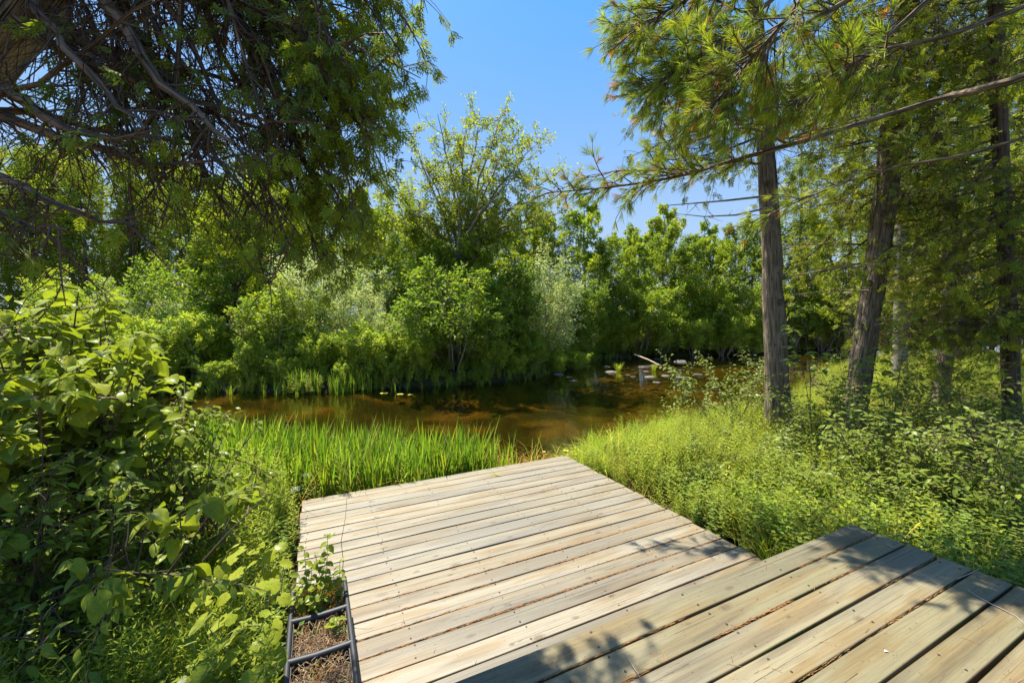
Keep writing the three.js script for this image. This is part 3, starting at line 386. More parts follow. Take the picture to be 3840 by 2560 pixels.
{ // big leaning cedar whose boughs hang over the left of the picture
  const R = rng(7001), wood = new Geo(true), fol = new Geo(), trunk = new Geo(true), o = { wood, fol };
  const tr = [V3(-4.75, 0.25, -2.3), V3(-4.35, 1.4, -2.32), V3(-3.85, 2.6, -2.36), V3(-3.2, 3.62, -2.4), V3(-2.86, 4.1, -2.45), V3(-2.35, 5.0, -2.6), V3(-1.95, 6.2, -2.75), V3(-1.7, 7.6, -2.9), V3(-1.6, 9.2, -3.0)];
  tube(trunk, tr, [0.32, 0.26, 0.23, 0.215, 0.205, 0.17, 0.13, 0.08, 0.03], 20, ONE, 0.22, 3);
  const spec = { side: 9.5, from: 0.10, len: 0.62, sag: -0.25, curl: -0.05, twigs: 15, green: (t, tt, e) => { const v = e.clone().project(camera), x = (v.x + 1) / 2; const rim = smooth(0.235, 0.34, x); return (t > 0.3 ? 0.11 : 0.04) + 0.92 * rim * smooth(0.2, 0.5, t); }, dress: cedarDress({ n: [3, 3, 4], hang: -0.55, size: 0.092, pairs: 5, fat: 1.15, col: cedarGreen.mid, col2: cedarGreen.deep }) };
  const limb = (s, e, sagd, r) => { const pts = []; for (let k = 0; k <= 9; k++) { const t = k / 9, q = V3().lerpVectors(s, e, t); q.y += sagd * Math.sin(t * Math.PI) * (0.4 + t) + 0.10 * t * t * t; q.add(randDir(R).multiplyScalar(0.025)); pts.push(q); } bough(o, R, pts, r, spec); };
  // the limbs one can follow in the photograph: from the trunk, down to the right
  const clear = [[3.55, 800, 690, 2.9, 0.034], [3.7, 560, 600, 2.7, 0.04], [3.95, 1180, 540, 3.0, 0.03], [4.1, 1100, 585, 3.3, 0.03], [4.5, 880, 640, 2.7, 0.045], [4.0, 1170, 380, 3.4, 0.026], [4.5, 1330, 260, 3.6, 0.03], [4.2, 560, 560, 2.6, 0.03], [3.4, 500, 920, 2.7, 0.03], [3.3, 280, 970, 2.5, 0.028], [4.9, 1300, 520, 3.4, 0.034], [5.2, 1480, 360, 3.6, 0.034], [5.6, 1530, 150, 3.7, 0.034], [5.2, 1400, 620, 3.3, 0.034], [5.6, 1350, 860, 3.2, 0.030], [5.4, 1240, 930, 3.3, 0.03], [4.6, 1000, 900, 3.1, 0.03], [5.0, 1200, 1000, 3.3, 0.026], [4.8, 1100, 980, 3.0, 0.024], [5.3, 1300, 980, 3.5, 0.026], [5.1, 1240, 780, 3.2, 0.022], [5.4, 1380, 480, 3.5, 0.022], [5.3, 1180, 880, 3.4, 0.022], [5.7, 1440, 700, 3.6, 0.022], [5.8, 1500, 260, 3.3, 0.022], [6.0, 1480, 40, 3.9, 0.03], [6.0, 1600, 10, 4.0, 0.028]];
  const onTrunk = (y) => { for (let i = 1; i < tr.length; i++) if (y <= tr[i].y) return V3().lerpVectors(tr[i - 1], tr[i], (y - tr[i - 1].y) / (tr[i].y - tr[i - 1].y)); return tr[tr.length - 1].clone(); };
  for (const [h, x, y, d, r] of clear) limb(onTrunk(h), at(x, y, d * 0.70), h > 4.6 ? 0.12 : -0.06, r * 1.05);
  for (let k = 0; k < 26; k++) { const h = R.r(3.2, 6.2), x = lerp(250, 1500, Math.pow(R(), 0.8)), y = lerp(-260, 980, R()), d = R.r(2.0, 2.5); if (x > 1150 && y > 850) continue; limb(onTrunk(h), at(x, y, d), R.r(-0.15, 0.15), R.r(0.016, 0.03)); }
  for (let k = 0; k < 3; k++) limb(onTrunk(R.r(5.5, 8.5)), V3(R.r(-3.2, -0.4), R.r(5.5, 8), -R.r(0.8, 2.6)), 0.1, 0.02);
  const t = thing('cedar_tree', 'large leaning cedar with shaggy trunk and drooping boughs over the left of the deck', 'tree');
  mesh('trunk', trunk.build(), MAT.cedarBark, t); const b = mesh('branches', wood.build(), MAT.limbBark, t); b.userData.kind = 'stuff'; const f = mesh('foliage', fol.build(), sprayMat, t); f.userData.kind = 'stuff';
  console.log('left cedar', wood.tris, fol.tris);
}
function nearCedar(name, label, axis, rads, boughs, seed, bark, extra = {}) {
  const R = rng(seed), wood = new Geo(true), fol = new Geo(), trunk = new Geo(true), o = { wood, fol };
  tube(trunk, axis.length ? new THREE.CatmullRomCurve3(axis).getPoints(48) : axis, Array.from({ length: 49 }, (_, i) => { const x = i / 48 * (rads.length - 1), k = Math.min(rads.length - 2, Math.floor(x)); return lerp(rads[k], rads[k + 1], x - k); }), 24, ONE, 0.22, seed);
  const spec = { side: 7.5, from: 0.15, len: 0.85, sag: -0.12, curl: 0.01, twigs: 10, green: (t) => extra.green ?? (0.25 + 0.6 * smooth(0.15, 0.5, t)), dress: cedarDress({ n: [2, 2, 3], hang: -0.3, size: extra.size ?? 0.15, pairs: 4, fat: 1.25, col: extra.col ?? cedarGreen.bright, col2: extra.col2 ?? cedarGreen.mid }) };
  for (const [s, e, r, sag] of boughs(R)) { const pts = []; for (let k = 0; k <= 7; k++) { const q = V3().lerpVectors(s, e, k / 7); q.y += (sag ?? -0.15) * Math.sin(k / 7 * Math.PI); q.add(randDir(R).multiplyScalar(0.03)); pts.push(q); } bough(o, R, pts, r, spec); }
  const t = thing(name, label, 'tree'); mesh('trunk', trunk.build(), bark, t); const b = mesh('branches', wood.build(), extra.twigMat ?? MAT.darkBark, t); b.userData.kind = 'stuff'; if (fol.k) { const f = mesh('foliage', fol.build(), rightMat, t); f.userData.kind = 'stuff'; }
  const tk = t.children[0];
  for (const [pts, r] of extra.dead ?? []) { const g = new Geo(true); tube(g, pts, pts.map((_, i) => r * (1 - 0.75 * i / (pts.length - 1))), 6, ONE, 0.3, r * 999); for (let k = 0; k < 5; k++) { const c = sample(pts, R.r(0.4, 1)), e = c.clone().add(randDir(R).multiplyScalar(R.r(0.12, 0.35))); tube(g, [c, e], [r * 0.3, 0.0015], 3, ONE); } mesh('dead_limb', g.build(), MAT.greyBark, tk); }
  for (const p of extra.knots ?? []) { const m = mesh('knot', new THREE.TorusGeometry(0.028, 0.014, 6, 12), MAT.darkBark, tk); m.position.copy(p); m.lookAt(0, p.y, 0); m.scale.set(1, 1.35, 0.8); m.geometry.setAttribute('color', new THREE.BufferAttribute(new Float32Array(m.geometry.attributes.position.count * 3).fill(1), 3)); }
  console.log(name, wood.tris, fol.tris); return t;
}
const along = (ax, y) => { for (let i = 1; i < ax.length; i++) if (y <= ax[i].y) return V3().lerpVectors(ax[i - 1], ax[i], clamp((y - ax[i - 1].y) / (ax[i].y - ax[i - 1].y))); return ax[ax.length - 1].clone(); };
{ // straight trunk nearest the creek
  const ax = [at(2928, 1700, 6.45), at(2922, 1560, 6.45), at(2900, 1100, 6.45), at(2893, 900, 6.45), at(2863, 447, 6.45), at(2835, 100, 6.5), at(2810, -400, 6.6), at(2790, -900, 6.7), at(2780, -1300, 6.7)];
  nearCedar('cedar_tree', 'straight grey-barked cedar trunk standing nearest the creek on the right bank', ax, [0.25, 0.185, 0.140, 0.130, 0.115, 0.10, 0.08, 0.05, 0.02], (R) => { const l = [];
    for (let k = 0; k < 38; k++) { const y = R.r(4.6, 10.5), a = R() * 6.28, L = R.r(1.1, 2.3) * (1.25 - y / 14); l.push([along(ax, y), along(ax, y).add(V3(Math.cos(a) * L, -0.15 * L, Math.sin(a) * L)), 0.02, -0.1]); }
    for (const [y, x2, y2, d2] of [[5.2, 2420, 560, 6.2], [5.4, 2380, 330, 6.6], [5.8, 2330, 160, 7.0], [6.2, 2400, 60, 7.2], [4.6, 2560, 640, 6.0], [6.8, 2450, -60, 6.6], [7.2, 2330, 230, 7.6], [5.0, 2500, 480, 6.8], [5.6, 2440, 420, 7.3], [6.0, 2560, 280, 7.2], [6.4, 2480, 180, 7.0], [6.6, 2350, 90, 7.4], [7.4, 2420, -40, 7.6], [7.8, 2520, -160, 7.4], [8.2, 2380, -220, 7.2], [5.4, 2640, 400, 7.0], [6.2, 2680, 120, 7.3], [7.0, 2600, -20, 7.8]]) l.push([along(ax, y), at(x2, y2, d2), 0.022, 0.08]);
    return l; }, 7101, MAT.cedarBark, { size: 0.13, dead: [[[at(2872, 735, 6.4), at(2720, 752, 6.2), at(2600, 762, 6.1), at(2480, 772, 6.0)], 0.018], [[at(2878, 780, 6.4), at(2760, 806, 6.2), at(2640, 812, 6.1), at(2530, 800, 6.1)], 0.016], [[at(2900, 830, 6.4), at(2980, 780, 6.2), at(3080, 730, 6.1), at(3200, 660, 6.0)], 0.013]], knots: [at(2890, 1457, 6.27), at(2925, 1132, 6.30), at(2878, 690, 6.32)] });
  // its bare lower limbs
}
{ const ax = [at(3150, 1790, 6.5), at(3188, 1650, 6.5), at(3240, 1302, 6.5), at(3297, 930, 6.5), at(3340, 560, 6.5), at(3372, 300, 6.5), at(3400, 60, 6.5), at(3420, -500, 6.6), at(3430, -1100, 6.7)];
  nearCedar('cedar_tree', 'leaning furrowed cedar trunk in the middle of the right-hand group', ax, [0.22, 0.165, 0.150, 0.148, 0.148, 0.14, 0.13, 0.09, 0.03], (R) => { const l = [];
    for (let k = 0; k < 34; k++) { const y = R.r(4.4, 10), a = R() * 6.28, L = R.r(1.2, 2.6) * (1.25 - y / 14); l.push([along(ax, y), along(ax, y).add(V3(Math.cos(a) * L, -0.2 * L, Math.sin(a) * L)), 0.02, -0.1]); }
    for (const [y, x2, y2, d2] of [[4.2, 2990, 1010, 7.2], [3.6, 2960, 1130, 7.6], [4.9, 3000, 620, 7.4], [4.6, 3080, 800, 7.8], [3.9, 3560, 760, 7.2], [4.5, 3700, 600, 7.0], [3.4, 2920, 930, 8.4], [4.4, 3050, 700, 8.6]]) l.push([along(ax, y), at(x2, y2, d2), 0.018, 0.05]);
    return l; }, 7102, MAT.cedarBark, { size: 0.14, dead: [[[at(3225, 985, 6.4), at(3120, 1010, 6.3), at(3000, 1030, 6.3), at(2935, 1042, 6.4)], 0.020], [[at(3330, 690, 6.4), at(3420, 640, 6.3), at(3560, 570, 6.2), at(3700, 520, 6.2)], 0.014], [[at(3260, 1090, 6.4), at(3120, 1088, 6.3), at(2960, 1108, 6.4)], 0.013]], knots: [at(3262, 1062, 6.34), at(3312, 800, 6.34)] }); }
{ const ax = [at(3500, 1640, 8), at(3520, 1540, 8), at(3553, 1244, 8), at(3561, 900, 8), at(3555, 720, 8), at(3520, 540, 8), at(3470, 415, 8), at(3440, 200, 8), at(3420, -200, 8.2), at(3410, -700, 8.3)];
  nearCedar('cedar_tree', 'slim crooked cedar trunk with sunlit foot, farthest right of the three', ax, [0.17, 0.135, 0.115, 0.105, 0.10, 0.095, 0.09, 0.08, 0.05, 0.02], (R) => { const l = [];
    for (let k = 0; k < 44; k++) { const y = R.r(3.0, 9), a = R() * 6.28, L = R.r(1.0, 2.4); l.push([along(ax, y), along(ax, y).add(V3(Math.cos(a) * L, -0.25 * L, Math.sin(a) * L)), 0.016, -0.1]); } return l; }, 7103, MAT.cedarBark, { size: 0.15 }); }
{ const ax = [at(3372, 1560, 12), at(3376, 1300, 12), at(3384, 900, 12), at(3392, 400, 12), at(3400, -300, 12.2)];
  nearCedar('birch_tree', 'pale-barked birch trunk standing behind the leaning cedar', ax, [0.19, 0.165, 0.155, 0.13, 0.05], (R) => { const l = []; for (let k = 0; k < 26; k++) { const y = R.r(4.2, 12), a = R() * 6.28, L = R.r(1.2, 2.6); l.push([along(ax, y), along(ax, y).add(V3(Math.cos(a) * L, 0.05 * L, Math.sin(a) * L)), 0.018, 0]); } return l; }, 7104, MAT.birch, { size: 0.2, col: [0.15, 0.20, 0.02], col2: [0.11, 0.16, 0.02] }); }
{ // right edge: old conifer, mostly bare fine twigs inside
  const ax = [at(3800, 1640, 6.2), at(3785, 1200, 6.1), at(3765, 800, 6), at(3745, 380, 6), at(3735, 60, 6), at(3725, -500, 6.1), at(3720, -1100, 6.2)];
  nearCedar('hemlock_tree', 'dark twiggy hemlock at the right edge with many bare branches', ax, [0.10, 0.09, 0.085, 0.085, 0.08, 0.06, 0.03], (R) => { const l = [];
    for (let k = 0; k < 120; k++) { const y = R.r(2.2, 8.6), side = R(), a = side < 0.72 ? R.r(2.3, 4.6) : R() * 6.28, L = R.r(1.0, 2.7), s = along(ax, y); l.push([s, s.clone().add(V3(Math.cos(a) * L, -R.r(0.08, 0.34) * L, Math.sin(a) * L * 0.8)), R.r(0.008, 0.017), -0.05]); }
    for (let k = 0; k < 26; k++) { const s = along(ax, R.r(1.9, 4.2)), a = R.r(1.2, 3.6), L = R.r(0.9, 2.0); l.push([s, s.clone().add(V3(Math.cos(a) * L, -R.r(0.1, 0.4) * L, Math.sin(a) * L)), 0.011, -0.05]); } return l; }, 7105, MAT.darkBark, { size: 0.13, green: 0.42, col: cedarGreen.bright, col2: cedarGreen.mid, twigMat: MAT.pineBark }); }
{ // white pine standing off to the right; its long boughs cross the picture
  const R = rng(7200), wood = new Geo(true), fol = new Geo(), trunk = new Geo(true), tmp = V3(), up = V3(0, 1, 0), dd = V3();
  tube(trunk, [V3(6.6, 0.3, -2.95), V3(6.5, 3, -3.0), V3(6.45, 6, -3.0), V3(6.4, 9, -3.0), V3(6.4, 12, -3.0)], [0.3, 0.24, 0.2, 0.15, 0.06], 16, ONE, 0.2, 9);
  const tuft = (p, d, n, L) => { const c0 = jit(R, R() < 0.06 ? [0.20, 0.11, 0.04] : R() < 0.55 ? [0.160, 0.205, 0.022] : [0.100, 0.148, 0.022], 0.18); for (let k = 0; k < n; k++) { dd.copy(d).addScaledVector(randDir(R, tmp), 0.5).addScaledVector(up, -0.18).normalize(); const l = L * R.r(0.75, 1.15); randDir(R, tmp); leaf(fol, p.clone().addScaledVector(d, -R() * 0.05), dd, tmp, l, 0.0040, jit(R, c0, 0.2), 0.02, 0.4); } };
  const pineBough = (ctrl, r0, dens, from = 0.2, reach = 1) => { const cv = new THREE.CatmullRomCurve3(ctrl), pts = cv.getPoints(22), len = cv.getLength(); tube(wood, pts, pts.map((_, i) => Math.max(0.004, r0 * (1 - 0.86 * i / 22))), 8, ONE, 0.3, r0 * 900);
    const n = Math.round(len * dens * 0.78);
    for (let j = 0; j < n; j++) { const t = lerp(from, 1, (j + R()) / n), q = sample(pts, t), i = Math.min(21, Math.floor(t * 22)); const ax = V3().subVectors(pts[i + 1], pts[i]).normalize(), d = randDir(R).multiplyScalar(0.8).addScaledVector(ax, 0.9).addScaledVector(up, 0.05).normalize(), L = R.r(0.25, 0.85) * reach * (1.2 - 0.6 * t), bp = [q]; let p = q.clone(); for (let k = 0; k < 4; k++) { d.addScaledVector(randDir(R, tmp), 0.16).addScaledVector(up, -0.02).normalize(); p = p.clone().addScaledVector(d, L / 4); bp.push(p); }
      tube(wood, bp, [0.008, 0.0065, 0.005, 0.004, 0.003], 4, ONE); const m = Math.max(3, Math.round(L * 15));
      for (let k = 0; k < m; k++) { const tt = R.r(0.3, 1), tp = sample(bp, tt), td = randDir(R).multiplyScalar(0.55).addScaledVector(d, 0.85).normalize(), te = tp.clone().addScaledVector(td, R.r(0.03, 0.12)); tube(wood, [tp, te], [0.003, 0.002], 3, ONE); tuft(te, td, Math.round(R.r(14, 36)), R.r(0.085, 0.135)); } } };
  const T = (y) => V3(6.45, y, -3.0), P = at;
  pineBough([T(5.0), P(3840, 290, 3.44), P(3526, 370, 4.15), P(3360, 421, 4.25), P(2965, 542, 3.78), P(2735, 606, 3.87), P(2563, 657, 3.96), P(2300, 700, 4.13), P(2060, 722, 4.21)], 0.036, 8, 0.58, 0.72);
  pineBough([T(6.3), P(3600, -260, 3.53), P(3169, 6, 3.61), P(2926, 140, 3.70), P(2700, 260, 3.78), P(2480, 340, 3.87)], 0.034, 12, 0.4);
  pineBough([T(6.6), P(3300, -380, 3.44), P(2895, 0, 3.53), P(2700, 150, 3.61), P(2595, 236, 3.61), P(2420, 330, 3.70)], 0.028, 13, 0.4);
  pineBough([T(7.0), P(3100, -520, 3.70), P(2700, -80, 3.78), P(2500, 40, 3.87), P(2380, 110, 3.87)], 0.026, 13, 0.4);
  pineBough([T(6.9), P(3250, -330, 3.10), P(2960, 60, 3.10), P(2800, 240, 3.18), P(2690, 380, 3.18)], 0.026, 12, 0.45);
  pineBough([T(6.0), P(3650, -120, 3.35), P(3300, 160, 3.44), P(3080, 330, 3.44), P(2950, 400, 3.53)], 0.026, 8, 0.42, 0.8);
  pineBough([T(5.6), P(3560, 130, 3.10), P(3300, 190, 3.10), P(3120, 280, 3.10)], 0.022, 8, 0.5, 0.7);
  pineBough([P(2965, 542, 3.78), P(2800, 480, 3.87), P(2620, 520, 4.04), P(2480, 560, 4.13)], 0.014, 7, 0.45, 0.6);
  pineBough([P(2563, 657, 3.96), P(2440, 640, 4.04), P(2320, 640, 4.21), P(2200, 660, 4.30)], 0.012, 12, 0.1, 0.6);
  pineBough([T(4.6), P(3700, 560, 3.61), P(3300, 640, 3.96), P(2980, 760, 4.21), P(2760, 860, 4.39)], 0.018, 3, 0.5, 0.4);
  for (let k = 0; k < 9; k++) { const f = R.r(3.4, 6.6), x = R.r(0.9, 3.6), y = 2.9 + 0.775 * f + R.r(0.2, 0.9), s = T(y + 0.9); pineBough([s, V3(lerp(s.x, x, 0.4), y + 0.8, lerp(s.z, -f, 0.4)), V3(lerp(s.x, x, 0.75), y + 0.4, lerp(s.z, -f, 0.78)), V3(x, y, -f)], 0.03, 7, 0.45); }
  const t = thing('pine_tree', 'white pine with long needled boughs reaching in from the right', 'tree'); mesh('trunk', trunk.build(), MAT.pineBark, t); const b = mesh('branches', wood.build(), MAT.pineBark, t); b.userData.kind = 'stuff'; const f = mesh('needles', fol.build(), needleMat, t); f.userData.kind = 'stuff';
  console.log('pine', wood.tris, fol.tris);
}
// ---------------------------------------------------------------- herbs, grass and reeds (uncountable): copies of a few shapes
function scatter(name, geo, mat, list, label, cat, colors) {
  const m = new THREE.InstancedMesh(geo, mat, list.length), M = new THREE.Matrix4(), q = new THREE.Quaternion(), e = new THREE.Euler(), s = V3(), c = new THREE.Color();
  list.forEach((l, i) => { e.set(l.tx ?? 0, l.r, l.tz ?? 0); q.setFromEuler(e); s.set(l.w ?? l.s, l.s, l.w ?? l.s); M.compose(V3(l.x, l.y, l.z), q, s); m.setMatrixAt(i, M); if (l.c) { c.setRGB(...l.c); m.setColorAt(i, c); } });
  m.name = numbered(name); m.castShadow = m.receiveShadow = true; tag(m, label, cat, null, 'stuff'); scene.add(m); return m;
}
function blade(g, p, dir, h, w, bend, col, R, seg = 4) { // an arching strap leaf
  const sx = -dir.z, sz = dir.x; let k0 = g.k;
  for (let i = 0; i <= seg; i++) { const t = i / seg, o = bend * t * t * h, y = h * (t - 0.45 * bend * bend * t * t * t), ww = w * (i === seg ? 0.05 : 1 - 0.55 * t * t) / 2; g.v(p.x + dir.x * o - sx * ww, p.y + y, p.z + dir.z * o - sz * ww, col); g.v(p.x + dir.x * o + sx * ww, p.y + y, p.z + dir.z * o + sz * ww, col); }
  for (let i = 0; i < seg; i++) { const q = k0 + i * 2; g.f(q, q + 1, q + 2); g.f(q + 1, q + 3, q + 2); }
}
const PL = {};
{
  const clump = (seed, n, h, w, bend, sp, col, col2) => { const R = rng(seed), g = new Geo(); for (let k = 0; k < n; k++) { const a = R() * 6.28, d = V3(Math.cos(a), 0, Math.sin(a)); blade(g, V3(R.g() * sp, -0.05, R.g() * sp), d, h * R.r(0.6, 1.1), w * R.r(0.7, 1.2), bend * R.r(0.2, 1.3), jit(R, R() < 0.75 ? col : col2, 0.18), R, 5); } return g.build(); };
  PL.reed = [1, 2, 3].map((s) => clump(900 + s, 7, 0.92, 0.027, 0.22, 0.11, [0.085, 0.160, 0.016], [0.13, 0.17, 0.03]));
  PL.grass = [1, 2, 3].map((s) => clump(920 + s, 14, 0.55, 0.007, 0.75, 0.07, [0.125, 0.190, 0.022], [0.20, 0.20, 0.05]));
  PL.dry = [1].map((s) => clump(940 + s, 8, 0.6, 0.004, 0.7, 0.06, [0.34, 0.27, 0.12], [0.26, 0.20, 0.08]));
  PL.sedge = [1, 2].map((s) => clump(950 + s, 12, 0.7, 0.013, 0.85, 0.06, [0.120, 0.190, 0.022], [0.20, 0.22, 0.03]));
  const herb = (seed, h, n, L, W, col, col2, up, branchy = 0) => { const R = rng(seed), g = new Geo(), tmp = V3(), nn = V3(); const stems = branchy || 1;
    for (let s = 0; s < stems; s++) { const a0 = R() * 6.28, ln = s ? 0.3 : 0.05, hh = h * (s ? R.r(0.6, 0.95) : 1), top = V3(Math.cos(a0) * ln * hh, hh, Math.sin(a0) * ln * hh), sc = [0.11, 0.13, 0.03]; for (let k = 0; k < 3; k++) { const an = k * 2.1, r = 0.0035; const a = g.v(Math.cos(an) * r, -0.05, Math.sin(an) * r, sc), b = g.v(Math.cos(an + 2.1) * r, -0.05, Math.sin(an + 2.1) * r, sc), c = g.v(top.x, top.y, top.z, sc); g.f(a, b, c); }
      for (let k = 0; k < n; k++) { const t = lerp(0.18, 1, (k + R()) / n), a = k * 2.4 + R() * 0.5, p = top.clone().multiplyScalar(t), d = V3(Math.cos(a), up * R.r(0.5, 1.3), Math.sin(a)).normalize(); randDir(R, nn).multiplyScalar(0.4).add(V3(0, 1, 0)).normalize(); const l = L * (1.15 - 0.6 * t) * R.r(0.75, 1.2); leaf(g, p, d, nn, l, W * l / L, jit(R, R() < 0.6 ? col : col2, 0.16), 0.14, 0.4); } }
    return g.build(); };
  PL.goldenrod = [1, 2, 3].map((s) => herb(960 + s, 0.85, 44, 0.10, 0.017, [0.155, 0.215, 0.022], [0.115, 0.175, 0.022], 0.45));
  PL.feather = [1, 2, 3].map((s) => herb(970 + s, 0.78, 44, 0.095, 0.015, [0.150, 0.200, 0.022], [0.115, 0.170, 0.020], 0.3, 3));
  PL.leafy = [1, 2, 3].map((s) => herb(980 + s, 0.5, 15, 0.095, 0.055, [0.070, 0.120, 0.022], [0.105, 0.160, 0.026], 0.1, 2));
  PL.bank = [1, 2].map((s) => herb(990 + s, 0.55, 20, 0.12, 0.045, [0.145, 0.205, 0.022], [0.105, 0.165, 0.022], 0.35, 3));
}
// a square metre or so of plants joined, for the areas farther off
function tile(list, seed, n, rad) { const R = rng(seed), g = new Geo(), M = new THREE.Matrix4(), q = V3(); for (let k = 0; k < n; k++) { const src = R.pick(list), a = R() * 6.28, d = rad * Math.sqrt(R()), s = R.r(0.75, 1.2); M.compose(V3(Math.cos(a) * d, 0, Math.sin(a) * d), new THREE.Quaternion().setFromEuler(new THREE.Euler(R.g() * 0.15, R() * 6.28, R.g() * 0.15)), V3(s, s, s)); const p = src.attributes.position, c = src.attributes.color, ix = src.index, k0 = g.k, b = R.r(0.85, 1.15); for (let i = 0; i < p.count; i++) { q.fromBufferAttribute(p, i).applyMatrix4(M); g.v(q.x, q.y, q.z, [c.getX(i) * b, c.getY(i) * b, c.getZ(i) * b]); } for (let i = 0; i < ix.count; i += 3) g.f(k0 + ix.getX(i), k0 + ix.getX(i + 1), k0 + ix.getX(i + 2)); } return g.build(); }
PL.meadowTile = [1, 2].map((s) => tile(PL.feather, 1000 + s, 12, 0.55)); PL.bankTile = [1, 2].map((s) => tile(PL.bank, 1010 + s, 11, 0.5));
const herbMat = leafMat([0.93, 0.93, 0.95], 0.5, 0.10, 0.35), grassMat = leafMat([1.0, 1.05, 1], 0.5, 0.12, 0.35), dryMat = leafMat([1, 1, 1], 0.3, 0, 0.5);
const onDeck = (x, f, m = 0.03) => { const a = E1[0] * x + E1[1] * f, b = E2[0] * x + E2[1] * f; return (a > -0.147 - m && a < 2.952 + m && b > 0 && b < 4.54 + m) || (a > -1.8 && a < 3.345 + m && b < 1.52 + m); };
// spread copies over an area given by a density function of place
function area(kindList, mat, name, label, cat, seed, n, x0, x1, f0, f1, dens, size, opt = {}) {
  const R = rng(seed), lists = kindList.map(() => []);
  for (let k = 0; k < n; k++) { const x = R.r(x0, x1), f = R.r(f0, f1); if (R() > dens(x, f) || onDeck(x, f, opt.margin ?? 0.05)) continue; const y = groundY(x, f); if (y < (opt.low ?? 0.0) || y > (opt.high ?? 9)) continue; const b = R.r(0.8, 1.15), yl = R.r(0.9, 1.12); lists[Math.floor(R() * lists.length)].push({ x, y, z: -f, r: R() * 6.28, s: size(x, f, R) * R.r(0.75, 1.2), tx: R.g() * (opt.tilt ?? 0.12), tz: R.g() * (opt.tilt ?? 0.12), c: [b * yl, b, b * (2 - yl)] }); }
  lists.forEach((l, i) => { if (l.length) scatter(name, kindList[i], mat, l, label[i] ?? label[0], cat); });
}
const clumpy = (x, f, s, sc = 1.1) => smooth(0.35, 0.6, fbm(x * sc, f * sc, 3, s));
// reeds in the shallows in front of the deck, thinning to the right
area(PL.reed, grassMat, 'cattail_reeds', ['upright green reeds standing in the shallows in front of the deck', 'thinner upright reeds mixed through the reed bed', 'pale reed blades among the reed bed by the deck'], 'reeds', 1, 4600, -4.6, 1.1, 3.3, 6.0, (x, f) => { const a = E2[0] * x + E2[1] * f; const right = smooth(0.7, -1.0, x) * (0.45 + 0.55 * clumpy(x, f, 17, 1.6)); return (a > 4.74 || x < -2.25 ? 1 : 0) * (0.12 + 0.88 * right) * smooth(6.0 , 5.3, f + 0.35 * wob(x * 1.5, 2, 8) + 0.35 * smooth(-1.2, 0.6, x)); }, (x, f) => lerp(0.72, 0.92, smooth(4.7, 5.2, E2[0] * x + E2[1] * f)) + 0.3 * (fbm(x * 1.7, f * 1.7, 2, 12) - 0.5), { low: -0.32, tilt: 0.20 });
area(PL.dry, dryMat, 'dry_reeds', ['dead straw-coloured blades among the reeds before the deck'], 'reeds', 31, 420, -4.2, 1.0, 4.2, 5.9, (x, f) => (E2[0] * x + E2[1] * f > 4.8 || x < -2.3 ? 1 : 0) * clumpy(x, f, 37, 1.8), () => 1.0, { low: -0.3, tilt: 0.3 });
// rank herbs left of the deck
area(PL.goldenrod, herbMat, 'goldenrod_stand', ['narrow-leaved goldenrod crowding the left edge of the deck', 'taller goldenrod stems left of the deck', 'bent goldenrod stems left of the deck'], 'herbs', 2, 2600, -3.6, -0.9, 1.6, 4.6, (x, f) => { const a = E1[0] * x + E1[1] * f, b = E2[0] * x + E2[1] * f; return (b > 4.5 ? 0.12 : 1) * (a > -0.3 && noise2(x * 5, f * 5, 6) < 0.55 ? 0 : 1) * (0.2 + 0.8 * clumpy(x, f, 61, 1.8)); }, (x, f) => lerp(0.6, 0.85, smooth(2.4, 4, f)) * (0.7 + 0.5 * noise2(x * 3, f * 3, 8)), { low: 0.02, margin: 0.03 });
area(PL.leafy, herbMat, 'ground_herbs', ['low leafy herbs under the shrubs left of the deck', 'broad-leaved herbs under the left shrubs', 'small herbs under the left shrubs'], 'herbs', 3, 2600, -5.5, -0.5, 0.9, 4.2, () => 0.8, () => 0.6, { low: 0.02, margin: 0.05 });
area(PL.grass, grassMat, 'long_grass', ['long arching grass in the lower left corner', 'long bent grass below the left shrubs', 'tufts of long grass beside the planter'], 'grass', 4, 900, -3.2, -0.7, 0.9, 2.7, (x, f) => 0.3 + 0.7 * clumpy(x, f, 71), () => 0.8, { low: 0.02, margin: 0.3, tilt: 0.25 });
// right of the deck: feathery lime herbs towards the creek, leafy cover towards the trees
const rightOf = (x, f) => E1[0] * x + E1[1] * f - 2.95;
area(PL.feather, herbMat, 'feathery_herbs', ['bright feathery herbs on the bank right of the deck', 'lime-green feathery stems right of the deck', 'taller feathery stems right of the deck'], 'herbs', 5, 4600, 0.6, 7.5, 2.6, 9.5, (x, f) => (rightOf(x, f) > 0 ? 1 : 0) * smooth(-0.3, 0.6, nearEdge(x) - f) * smooth(2.9, 1.5, x - 0.25 * f + 0.6 * wob(x, f, 5)) * (0.35 + 0.65 * clumpy(x, f, 29, 1.3)), (x, f) => (0.5 + 0.25 * clumpy(x, f, 23, 1.5)) * lerp(1, 0.65, smooth(2.6, 4, x)), { low: 0.0, margin: 0.06, tilt: 0.25 });
area(PL.leafy, herbMat, 'leafy_cover', ['dense small-leaved ground cover beside the platform', 'leafy ground cover under the right-hand trees', 'low leafy plants right of the platform'], 'herbs', 6, 9000, 1.6, 9.5, 0.4, 8.5, (x, f) => (rightOf(x, f) > 0 ? 1 : 0), (x, f) => lerp(0.72, 0.45, smooth(3.6, 5.6, f)), { low: 0.02, margin: 0.08 });
